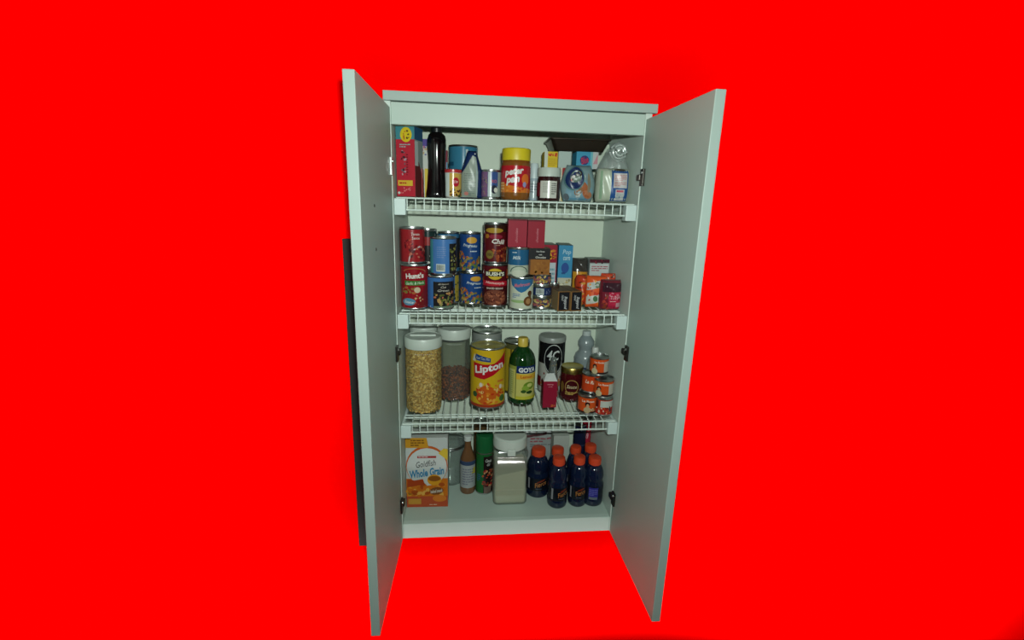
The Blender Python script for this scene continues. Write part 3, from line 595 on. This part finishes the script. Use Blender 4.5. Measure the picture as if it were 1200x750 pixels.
pouch('orange noodle packet standing upright, front one of the noodle packets', 687, 712, 324, 358, Z2, .035, (224, 90, 36), RAM, y=.080, seed=3, crumple=.003, rot=-.12)
pouch('red orange packet turned edge-on, left of the front noodle packet', 679, 692, 323, 357, Z2, .05, (190, 60, 30), [('B', -.8, .05, .8, .95, 30, .005, [(226, 110, 40), (120, 40, 24), (214, 150, 60), (206, 60, 30)], 3)], y=.105, seed=5, crumple=.006, rot=.3)
pouch('orange crinkled packet peeking out above the red and silver pouch', 712, 730, 321, 352, Z2, .03, (206, 70, 40), [('B', -.8, .5, .8, .95, 20, .004, [(226, 120, 60), (110, 40, 30), (220, 200, 190)], 3)], y=.112, seed=6, crumple=.005)
pouch('pink red foil pouch with dark top, rightmost on middle shelf', 710, 735.5, 329, 364.5, Z2, .05, (120, 36, 50),
      [('R', -.85, .62, .9, .92, (66, 34, 46)), ('P', [(-.3, .05), (.95, .05), (.95, .62), (-.3, .62)], (196, 40, 72)), ('B', -.2, .35, .9, .6, 14, .004, [(226, 120, 140), (190, 60, 90), (150, 20, 40)], 5), ('T', 'TUNA', .3, .45, .95, .12, (230, 170, 180), 4), ('R', .4, .13, .85, .27, (196, 150, 156)), ('B', -.8, .05, -.3, .5, 12, .005, [(140, 60, 40), (190, 70, 60)], 7), ('L', -.2, .3, .8, .34, 1, (226, 190, 190))], seed=8, crumple=.003, gloss=.12, power=4)
# ================================================================== LOWER WIRE SHELF
LIDW = mat((196, 206, 196), .4, var=.02)
def cereal_fill(r, h, n, size, cols, seed, name='cereal'):
    rnd = random.Random(seed); bm = bmesh.new(); mats = [mat(c, .7, var=.15) for c in cols]
    from_core = lathe_bm([(0, .004), (r*.88, .004), (r*.9, h*.5), (r*.88, h-.004), (0, h-.002)], 20, bm)
    for f in bm.faces: f.material_index = len(cols)-1
    for i in range(n):
        a = rnd.uniform(0, 2*math.pi)
        top = i % 9 == 0
        rr = r*.93 if not top else r*math.sqrt(rnd.uniform(0, .85)); z = rnd.uniform(.003, h) if not top else h
        M = Matrix.Translation((rr*math.cos(a), rr*math.sin(a), z)) @ Matrix.Rotation(rnd.uniform(0, 3), 4, Vector((rnd.random(), rnd.random(), rnd.random())).normalized())
        k0 = len(bm.faces)
        res = bmesh.ops.create_icosphere(bm, subdivisions=1, radius=size*rnd.uniform(.8, 1.2), matrix=M @ Matrix.Diagonal((1, 1, .6, 1)))
        k = rnd.randrange(len(cols)-1) if len(cols) > 1 else 0
        for v in res['verts']:
            for f in v.link_faces: f.material_index = k
    return bm, mats
def storage_jar(label, box, fill, cols, n, z0, y=None, dy=0, size=.0046, lid_frac=.86, haze=.12, dots=True, dark=(.85, .88, .86), seed=1, group='clear storage jars'):
    x, y, r, h = place_round(*box, z0, y, dy)
    t = thing('storage_jar', label, 'jar', (x, y, z0), 0, group)
    shell = [(0, .001), (r*.88, .001), (r*.94, h*.02), (r*.955, h*.06), (r*.955, h*lid_frac*.97), (r*.93, h*lid_frac)]
    from_bm('jar_body', lathe_bm(shell, 48), film(dark, .03, .1, haze=haze), t, sm=40)
    L = lid_frac
    from_bm('lid', lathe_bm([(r*.93, h*L), (r*.985, h*(L+.004)), (r, h*(L+.03)), (r, h*.975), (r*.96, h*.998), (r*.90, h), (r*.86, h*.99), (0, h*.99)], 48), LIDW, t, sm=30)
    bm = box_bm(-r*.7, r*.7, -r*.14, r*.14, h*.99, h*1.0+.004, .003); from_bm('lid_ridge', bm, LIDW, t)
    bm, mats = cereal_fill(r*.955, h*fill, n, size, cols, seed); o = from_bm('cereal', bm, mats, t, sm=60); o['kind'] = 'stuff'
    o.location = (0, 0, .002)
    if dots:
        ph = face_angle(x, y); bm = bmesh.new()
        for k in range(-4, 5):
            a = ph+k*.11; bmesh.ops.create_icosphere(bm, subdivisions=1, radius=.0013, matrix=Matrix.Translation((r*.955*math.cos(a), r*.955*math.sin(a), h*L*.94)))
        from_bm('grip_beads', bm, mat((226, 232, 228), .2), t)
    return t, x, y, r, h
storage_jar('clear jar full of golden yellow cereal with white lid, front left', (468.5, 511.5, 387, 487), .83, [(214, 176, 92), (226, 192, 114), (200, 156, 72), (178, 134, 58)], 2600, Z3, size=.0046, seed=1, haze=.03)
storage_jar('clear jar of yellow cereal mostly hidden behind the front cereal jar', (480, 512, 377, 452), .85, [(204, 166, 84), (190, 146, 66), (160, 120, 54)], 500, Z3, y=.262, seed=2, dots=False)
storage_jar('clear jar one third full of brown cereal with white lid', (513, 551.5, 378, 471), .36, [(136, 72, 36), (156, 88, 46), (110, 56, 30), (76, 40, 22)], 1000, Z3, size=.0045, seed=3, haze=.07, dark=(.74, .75, .70))
_, lx, ly, lr, lh = can('big yellow iced tea mix can with red banner and lettering', 551, 592.5, 397, 475, Z3, (214, 176, 34),
    [('R', -1.6, 0, 1.6, .05, (170, 60, 30)), ('P', [(-.8, .86), (-.72, .93), (.15, .87), (.15, .80), (-.7, .82)], (34, 70, 130)), ('T', 'Iced Tea Mix', -.3, .86, .8, .045, (206, 214, 220), -4, .3, 0), ('P', [(-.85, .52), (-.2, .50), (.3, .57), (.75, .66), (1.15, .74), (1.15, .96), (.7, .84), (.3, .77), (-.2, .76), (-.9, .78)], (186, 24, 36)), ('P', [(-1.0, .80), (-.82, .93), (-.75, .80)], (206, 210, 200)),
     ('T', 'Lipton', .08, .685, 1.75, .17, (230, 232, 226), 11, .12, .035), ('E', -.1, .22, .62, .17, (206, 96, 30)), ('B', -.6, .08, 1.0, .42, 60, .006, [(222, 130, 40), (196, 60, 24), (232, 170, 60), (206, 80, 30), (226, 190, 110)], 6), ('E', -.75, .22, .16, .05, (60, 90, 50)), ('E', .9, .14, .2, .06, (70, 110, 50)), ('R', .55, .44, 1.0, .48, (206, 120, 40)), ('E', -.38, .4, .09, .04, (226, 214, 200)), ('E', .75, .36, .09, .04, (226, 214, 200))], y=.156, name='drink_mix_can', lid=mat((190, 176, 100), .3, metal=.6))
can('mixed colour metal can standing behind the yellow tea can', 553, 588, 381, 440, Z3, (150, 150, 140), [('R', -1.6, .70, 1.6, 1, (140, 146, 140)), ('B', -1.2, .6, 1.2, .9, 24, .006, [(90, 170, 180), (190, 160, 60), (200, 90, 90), (80, 130, 90)], 2), ('R', -1.6, .0, 1.6, .6, (190, 160, 50))], y=.268)
can('yellow can with grey lid behind the green bottle', 590, 620, 394, 455, Z3, (186, 160, 44), [('R', -1.6, .9, 1.6, 1, (90, 90, 50)), ('R', -.5, .0, -.35, .9, (110, 90, 30))], y=.265, lid=TIN_DK)
GRN = mat((18, 58, 22), .08, spec=.7, var=.1)
lathe_thing('juice_bottle', 'dark green glass bottle with yellow cap and yellow label', 'bottle', (596.5, 627.5, 391, 469), Z3,
    [('body', [(0, 0), (.9, 0), (.98, .02), (1, .06), (1, .60), (.97, .67), (.86, .74), (.62, .81), (.38, .86), (.33, .88), (0, .88)], GRN),
     ('cap', [(.34, .865), (.38, .87), (.39, .985), (.34, 1), (0, 1)], mat((206, 178, 70), .4))],
    y=.172, lab=(.09, .60, 1.0, [('R', -1.5, 0, 1.3, 1, (206, 200, 110)), ('R', -1.5, 0, -.75, 1, (190, 198, 130)), ('R', -.5, .0, -.42, 1, (120, 130, 60)), ('R', -.42, .80, 1.3, 1.02, (24, 44, 100)), ('R', -1.5, .9, -.42, 1, (150, 160, 70)), ('T', 'GOYA', .42, .905, 1.35, .15, (230, 236, 236), 0, .0, .05), ('T', 'Salad', .35, .70, .9, .09, (206, 110, 40), 0, .0, .0), ('L', -1.0, .1, -.6, .85, 12, (150, 160, 80)), ('R', -.42, .62, 1.3, .78, (226, 180, 60)), ('T', 'Lemon', .35, .70, .9, .09, (196, 60, 30)), ('E', .55, .42, .42, .12, (110, 140, 40)), ('E', .3, .34, .28, .09, (140, 170, 60)), ('E', .15, .25, .2, .05, (60, 90, 40)), ('E', .6, .22, .25, .05, (40, 70, 30)), ('E', .62, .44, .22, .06, (206, 210, 120)), ('R', -.42, .0, 1.3, .1, (196, 190, 60))]))
lathe_thing('breadcrumb_canister', 'tall canister with grey lid and black top band behind the red carton', 'canister', (630.5, 662, 388, 456), Z3,
    [('body', [(0, 0), (.95, 0), (.96, .01), (.96, .92), (0, .92)], mat((150, 150, 140), .4)), ('lid', [(.96, .91), (1.0, .915), (1.0, .98), (.96, .995), (.9, 1), (.88, .985), (0, .985)], mat((140, 146, 140), .35))], y=.266,
    lab=(.02, .905, .962, [('R', -math.pi, 0, math.pi, 1, (176, 178, 168)), ('R', -math.pi, .58, math.pi, 1, (22, 22, 24)), ('E', .15, .66, .72, .30, (22, 22, 24)), ('O', .15, .68, .72, .30, .06, (190, 196, 190)), ('T', '4C', .12, .76, .95, .2, (206, 212, 208), 0, .2, .02), ('L', .0, .53, .5, .59, 1, (196, 150, 50)), ('B', -1.1, .08, 1.2, .38, 30, .006, [(150, 60, 34), (120, 40, 30), (176, 110, 60)], 4), ('R', -1.4, .1, -.8, .3, (120, 30, 34))]))
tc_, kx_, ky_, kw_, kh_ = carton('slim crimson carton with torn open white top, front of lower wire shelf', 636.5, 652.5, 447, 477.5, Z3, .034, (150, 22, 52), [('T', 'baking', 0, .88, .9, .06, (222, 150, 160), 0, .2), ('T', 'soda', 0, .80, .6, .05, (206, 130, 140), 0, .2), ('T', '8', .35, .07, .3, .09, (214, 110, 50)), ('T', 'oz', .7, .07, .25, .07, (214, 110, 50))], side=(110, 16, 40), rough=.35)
bm = bmesh.new()
v = [bm.verts.new(p) for p in ((-kw_/2, 0, kh_), (kw_/2, 0, kh_), (kw_/2, .034, kh_), (-kw_/2, .034, kh_), (-kw_/2*.5, .018, kh_+.020), (kw_/2*.6, .016, kh_+.022))]
for f in ((0, 1, 5, 4), (2, 3, 4, 5), (0, 4, 3), (1, 2, 5)): bm.faces.new([v[i] for i in f])
from_bm('open_top', bm, mat((196, 200, 196), .5), tc_)
pouch('clear crumpled packet with red mark standing behind the crimson carton', 640, 658, 420, 452, Z3, .03, film((.7, .72, .7), .10, .15, haze=.15), [('E', .6, .25, .25, .2, (150, 40, 34)), ('R', .1, .1, .2, .8, (190, 196, 190))], y=.165, width=lambda t: .35+.65*(1-t), seed=12, crumple=.006)
lathe_thing('sauce_jar', 'dark red preserve jar with gold lid left of the orange cans', 'jar', (656.5, 683.5, 424, 462), Z3,
    [('body', [(0, 0), (.92, 0), (.98, .03), (1, .08), (1, .68), (.96, .78), (.92, .84), (0, .84)], mat((74, 16, 20), .12, spec=.7)), ('lid', [(.93, .82), (.97, .83), (.97, .97), (.93, 1), (.85, .985), (0, .985)], GOLD)],
    y=.195, lab=(.1, .66, 1.002, [('R', -1.3, 0, 1.3, 1, (70, 16, 22)), ('O', .05, .6, .6, .4, .1, (180, 150, 80)), ('T', 'Sauce', .05, .62, .9, .2, (206, 190, 150), 0, .3), ('L', -.5, .15, .6, .35, 2, (196, 170, 90)), ('E', -.85, .55, .2, .3, (120, 90, 40)), ('E', .9, .35, .15, .15, (150, 140, 130))]))
lathe_thing('vinegar_jug', 'tall translucent grey plastic bottle standing behind the orange cans', 'bottle', (674.5, 701, 384, 442), Z3,
    [('body', [(0, 0), (.95, 0), (1, .03), (1, .46), (.97, .5), (1, .53), (.90, .60), (.62, .66), (.58, .70), (.72, .76), (.72, .82), (.5, .89), (.34, .93), (0, .93)], mat((134, 146, 148), .25, spec=.5)), ('cap', [(.33, .92), (.36, .925), (.36, .995), (.3, 1), (0, 1)], mat((186, 196, 194), .4))], y=.278,
    lab=(.08, .42, 1.002, [('R', -1.3, 0, 1.3, 1, (186, 196, 196)), ('R', -1.3, .9, 1.3, 1, (60, 70, 100)), ('L', -.8, .3, .8, .7, 3, (120, 120, 130))]))
lathe_thing('capped_bottle', 'white-capped bottle peeking out behind the topmost orange can', 'bottle', (688, 706, 404, 445), Z3,
    [('body', [(0, 0), (.95, 0), (1, .05), (1, .6), (.8, .75), (.42, .84), (0, .84)], mat((140, 146, 142), .3)), ('cap', [(.4, .83), (.44, .84), (.44, .98), (.38, 1), (0, 1)], mat((200, 206, 200), .4))], y=.205)
ORG = [('R', -1.6, 0, 1.6, 1, (218, 84, 30)), ('R', -1.6, 0, 1.6, .14, (60, 40, 36)), ('R', .55, .14, 1.6, .86, (190, 184, 170)), ('T', 'La Rosa', .0, .82, 1.0, .13, (230, 214, 196), 0, .0, .03), ('E', -.45, .52, .24, .17, (40, 30, 30)), ('E', -.42, .45, .14, .14, (206, 160, 120)), ('E', -.45, .2, .34, .2, (206, 190, 150))]
ORG2 = [('R', -1.6, 0, 1.6, 1, (218, 84, 30)), ('R', -1.6, 0, 1.6, .12, (60, 40, 36)), ('T', 'La Rosa', .05, .80, 1.25, .15, (230, 214, 196), 0, .0, .03), ('E', .0, .60, .24, .15, (40, 30, 30)), ('E', .02, .5, .14, .14, (206, 160, 120)), ('E', .0, .22, .36, .2, (190, 170, 130)), ('B', .4, .15, .9, .4, 8, .003, [(90, 80, 50), (190, 180, 140)], 4)]
ORG3 = [('R', -1.6, 0, 1.6, 1, (206, 70, 30)), ('T', 'La Rosa', .1, .62, 1.5, .24, (232, 214, 190), -5, .2, .04)]
g = 'small orange-labelled cans piled at the right'
_, o1x, o1y, o1r, o1h = can('small orange can with dark-haired figure, front left of the orange pile', 677, 700.5, 456, 486.5, Z3, OR, ORG2, group=g)
_, o2x, o2y, o2r, o2h = can('small white and red can, front right at the foot of the pile', 701, 722.5, 459, 488, Z3, (190, 60, 34), [('R', -1.6, 0, 1.6, .5, (180, 44, 34)), ('R', -.3, .5, 1.6, .95, (196, 200, 192)), ('B', -.9, .1, 1.0, .5, 22, .004, [(206, 90, 50), (120, 40, 30), (220, 190, 170)], 3), ('R', -1.6, .5, -.5, .95, (90, 30, 26)), ('E', .75, .4, .1, .2, (60, 60, 70))], group=g)
_, o3x, o3y, o3r, o3h = can('small orange can stacked on the white and red can', 702.5, 726, 431.5, 463, Z3+o2h, OR, ORG, y=o2y+.004, group=g, H=o2h)
_, o4x, o4y, o4r, o4h = can('small orange can with large lettering, middle left of the pile', 682, 704, 433, 458, Z3+o1h, OR, ORG3, y=o1y+.024, group=g, H=o1h)
can('small orange can crowning the pile', 691.5, 713.5, 410, 435, Z3+max(o3h+o2h, o4h+o1h), OR, ORG, y=(o3y+o4y)/2+.006, group=g, H=o2h)

# ================================================================== CABINET FLOOR
carton('cracker carton with white oval, blue lettering and orange picture on cabinet floor', 473, 522, 513, 594, Z0, .065, (196, 204, 200),
    [('R', -1, .0, 1, .42, (214, 120, 34)), ('R', -1, 0, 1, .16, (190, 84, 50)), ('E', 0, .60, 1.0, .29, (196, 96, 40)), ('E', 0, .585, .96, .27, (206, 214, 210)), ('P', [(-1, .86), (.1, .86), (-.0, 1), (-1, 1)], (206, 150, 40)), ('L', -.75, .88, -.1, .98, 3, (120, 80, 30)), ('P', [(.55, .78), (1, .68), (1, .84), (.8, .85)], (220, 190, 60)),
     ('R', -.45, .715, .45, .745, (170, 50, 50)), ('L', -.4, .722, .4, .742, 1, (222, 200, 200)), ('T', 'Goldfish', -.05, .635, .95, .085, (50, 44, 44), 8, .3, .0), ('T', 'Whole Grain', .0, .51, 1.65, .115, (40, 130, 176), 8, .2, .03),
     ('E', .35, .40, .34, .08, (226, 160, 40)), ('E', .35, .42, .30, .04, (150, 90, 30)), ('B', -.9, .18, .9, .34, 30, .010, [(226, 150, 50), (206, 110, 30), (232, 176, 80), (180, 84, 30)], 4), ('E', .45, .24, .34, .055, (130, 80, 40), 8), ('T', 'baked snack', .45, .24, .6, .05, (226, 220, 206), 8, .3), ('E', .6, .13, .34, .05, (222, 130, 50)), ('R', -.92, .05, -.3, .13, (206, 150, 60)), ('L', .1, .03, .9, .05, 1, (226, 190, 160)), ('P', [(-.95, .3), (-.1, .34), (-.2, .42), (-.6, .40), (-.95, .42)], (176, 70, 30))],
    rot=-.02, side=(190, 196, 190))
GL = film((.74, .80, .78), .10, .06, haze=.18)
t, x, y, r, h = lathe_thing('glass_jar', 'large clear glass jar with wire clasp behind the cracker carton', 'jar', (508, 547, 500, 565), Z0,
    [('jar_body', [(0, .002), (.90, .002), (.98, .04), (1, .1), (1, .74), (.92, .80), (.90, .82)], GL), ('jar_lid', [(.93, .845), (.96, .85), (.96, .90), (.8, .96), (.4, .99), (0, 1)], GL)], dy=0)
from_bm('clasp_band', tube_bm([(r*.95*math.cos(k*math.pi/16), r*.95*math.sin(k*math.pi/16), h*.81) for k in range(32)], .0018, 6, closed=True), TIN, t, sm=60)
from_bm('clasp_band', tube_bm([(r*.98*math.cos(k*math.pi/16), r*.98*math.sin(k*math.pi/16), h*.85) for k in range(32)], .0018, 6, closed=True), TIN, t, sm=60)
from_bm('rubber_seal', lathe_bm([(r*.90, h*.82), (r*.96, h*.822), (r*.96, h*.843), (r*.90, h*.845)], 40), mat((70, 72, 66), .6), t)
lathe_thing('vinegar_bottle', 'small amber vinegar bottle with white cap and pale label', 'bottle', (539, 557.5, 506, 574), Z0,
    [('body', [(0, 0), (.92, 0), (1, .03), (1, .10), (1, .52), (.92, .62), (.6, .74), (.42, .82), (.38, .93), (0, .93)], mat((112, 78, 50), .12, spec=.7, var=.2)), ('cap', [(.4, .92), (.5, .925), (.5, .99), (.42, 1), (0, 1)], mat((206, 212, 208), .4))], y=.172,
    lab=(.12, .60, 1.004, [('R', -1.2, 0, 1.2, 1, (170, 176, 176)), ('R', -1.2, .85, 1.2, 1, (60, 76, 110)), ('P', [(.5, .55), (1.1, .5), (1.1, .75), (.7, .75)], (206, 190, 60)), ('L', -.7, .1, .8, .75, 7, (130, 134, 150))]))
lathe_thing('spray_can', 'green cooking spray can with food picture on cabinet floor', 'can', (557.5, 578, 503, 580), Z0,
    [('body', [(0, .003), (.9, .003), (.95, 0), (1, .01), (.97, .02), (.97, .70), (.9, .73), (0, .73)], TIN), ('cap', [(.93, .715), (.98, .72), (.98, .96), (.92, .995), (.8, 1), (0, 1)], mat((22, 96, 52), .35))],
    lab=(.025, .70, .972, [('R', -math.pi, 0, math.pi, 1, (30, 104, 50)), ('R', -.1, 0, 1.6, .95, (36, 26, 26)), ('T', 'Canola', .5, .84, .75, .08, (214, 220, 214), -8, .3), ('T', 'Oil', .5, .74, .4, .07, (214, 220, 214), -8, .3), ('B', -.15, .15, 1.1, .6, 36, .0055, [(196, 80, 50), (170, 40, 44), (206, 150, 100), (120, 60, 40)], 5), ('R', .0, .0, .9, .17, (120, 100, 90)), ('L', -.9, .3, -.4, .5, 4, (50, 90, 140))]))
# square clear container of white grain
def square_tub():
    y0 = at_z(598, 592, Z0)[1]; a, b = at_y(578.5, 560, y0), at_y(618.5, 560, y0); w = b[0]-a[0]; cx = (a[0]+b[0])/2
    ztop = at_y(598, 508, y0+w/2)[2]; h = min(ztop, .285)-Z0
    t = thing('storage_tub', 'square clear tub half full of white rice with white lid', 'container', (cx, y0, Z0)); hb = h*.84
    def rr(wx, z, n=5, rad=.012):
        vs = []
        for sx, sy, a0 in ((1, 1, 0), (-1, 1, 90), (-1, -1, 180), (1, -1, 270)):
            for i in range(n+1):
                q = math.radians(a0+90*i/n); vs.append((sx*(wx-rad)+rad*math.cos(q), w/2+sy*(wx-rad)+rad*math.sin(q), z))
        return vs
    def loft(levels, capb=True, capt=True):
        bm = bmesh.new(); R_s = [[bm.verts.new(p) for p in rr(a_, z_)] for a_, z_ in levels]
        for p, q in zip(R_s, R_s[1:]):
            for i in range(len(p)): bm.faces.new((p[i], p[(i+1) % len(p)], q[(i+1) % len(q)], q[i]))
        if capb: bm.faces.new(R_s[0][::-1])
        if capt: bm.faces.new(R_s[-1])
        return bm
    from_bm('tub_body', loft([(w*.47, .001), (w*.5, .008), (w*.5, h*.24), (w*.485, h*.25), (w*.485, h*.74), (w*.5, h*.75), (w*.5, hb*.95), (w*.44, hb)], True, False), film((.86, .88, .84), .08, .1, haze=.12), t, sm=40)
    o = from_bm('rice', loft([(w*.455, .003), (w*.48, .010), (w*.48, h*.235), (w*.472, h*.245), (w*.472, h*.50), (w*.44, h*.505)]), mat((206, 204, 178), .8, var=.05, scale=300, bump=.5), t); o['kind'] = 'stuff'
    for v in o.data.vertices:
        if v.co.z > h*.49: v.co.z += .012*v.co.x/(w/2)
    from_bm('lid', lathe_bm([(w*.44, hb-.002), (w*.50, hb), (w*.51, hb+.012), (w*.49, h*.98), (w*.44, h), (0, h)], 40), LIDW, t, (0, w/2, 0), sm=30)
    from_bm('pour_spout', box_bm(-w*.12, w*.12, -.004, .02, hb-.014, hb+.008, .003), LIDW, t)
square_tub()
# background things on the cabinet floor
pouch('pale tilted bag with faint red print behind the square tub', 612, 655, 506, 560, Z0, .022, (160, 166, 164), [('P', [(-.85, .9), (.3, .98), (.3, .92), (-.85, .84)], (96, 60, 64)), ('L', -.6, .72, .6, .86, 2, (170, 90, 100)), ('L', -.6, .6, .7, .7, 2, (130, 130, 134))], y=.285, seed=21, crumple=.004)
carton('plain white carton at the back behind the blue bottles', 648, 666, 511, 560, Z0, .05, (184, 190, 182), [('L', -.7, .7, .7, .8, 1, (140, 146, 140))], y=.20)
can('brown jar lid can at the back under the lower shelf', 555, 573, 488, 540, Z0, (80, 60, 40), [('R', -1.6, .5, 1.6, 1, (96, 74, 46))], y=.275)
can('tall bright red can with white numeral behind the blue bottles', 694, 704.5, 487, 560, Z0, (184, 40, 60), [('T', '69', .0, .72, .9, .12, (226, 170, 180), 0, 0, .04), ('R', -1.6, .85, 1.6, .9, (150, 20, 40))], y=.27)
can('navy blue can between the plain white carton and red can', 671, 686, 492, 560, Z0, (28, 34, 62), [('R', -1.6, .6, 1.6, .62, (60, 70, 100))], y=.268, lid=TIN_DK)
# sports drink bottles
LIQ = mat((16, 28, 54), .10, spec=.7, var=.25, scale=25)
LIQ2 = mat((22, 44, 66), .14, spec=.6, var=.25)
CAPO = mat((206, 68, 34), .4)
def sport(label, box, y=None, art=0, rot=0.0, dy=0.0):
    pr = [(0, 0), (.86, 0), (.96, .02), (1, .06), (1, .17), (.95, .185), (.95, .36), (.99, .38), (1, .44), (.92, .49), (.86, .52), (.90, .56), (.94, .62), (.90, .70), (.76, .78), (.56, .835), (.44, .85), (.42, .88), (0, .88)]
    LB = [[('R', -1.4, 0, 1.4, 1, (20, 24, 34)), ('R', -.95, .1, -.75, .95, (150, 150, 156)), ('T', 'Fierce', .25, .55, 1.1, .36, (214, 140, 70), 16, .35, .0), ('E', .3, .8, .4, .08, (120, 50, 30), 20), ('L', -.2, .12, .8, .24, 1, (70, 80, 100))],
          [('R', -1.4, 0, 1.4, 1, (20, 26, 44)), ('R', -.35, .0, .55, .95, (54, 54, 150)), ('L', -.3, .3, .5, .85, 5, (110, 110, 190)), ('R', -.3, .0, .5, .2, (110, 120, 130)), ('E', -.85, .8, .15, .12, (196, 130, 60))]][art]
    t, x, y, r, h = lathe_thing('sports_drink_bottle', label, 'bottle', box, Z0,
        [('body', pr, LIQ), ('cap', [(.46, .86), (.61, .865), (.62, .965), (.58, .993), (.50, 1), (0, .998)], CAPO)], y=y, rot=rot, dy=dy, lab=(.17, .44, 1.002, LB), group='dark blue sports drink bottles')
    from_bm('cap_ring', lathe_bm([(r*.46, h*.845), (r*.54, h*.85), (r*.54, h*.862), (r*.46, h*.866)], 24), CAPO, t)
    return x, y, r, h
x1, y1, r1, h1 = sport('dark blue sports drink bottle, front row left', (642, 665.5, 529, 597), rot=.35)
x2, y2, r2, h2 = sport('dark blue sports drink bottle, front row middle', (666.5, 688.5, 528.5, 595), rot=.1)
x3, y3, r3, h3 = sport('dark blue sports drink bottle with purple panel, front row right', (691, 715, 528.5, 594), art=1)
sport('dark blue sports drink bottle beside the square tub, set apart at left', (617, 643.5, 518, 584.5), rot=.05)
yb = y2+2.15*r2
sport('blue sports drink bottle in back row, left one', (641, 664, 518.5, 580), y=yb)
sport('blue sports drink bottle in back row, middle one', (663, 683.5, 517.5, 580), y=yb)
sport('blue sports drink bottle in back row, right one', (688.5, 710, 515, 578), y=yb+.003)
for p in PLACED: print('PLACED', p)
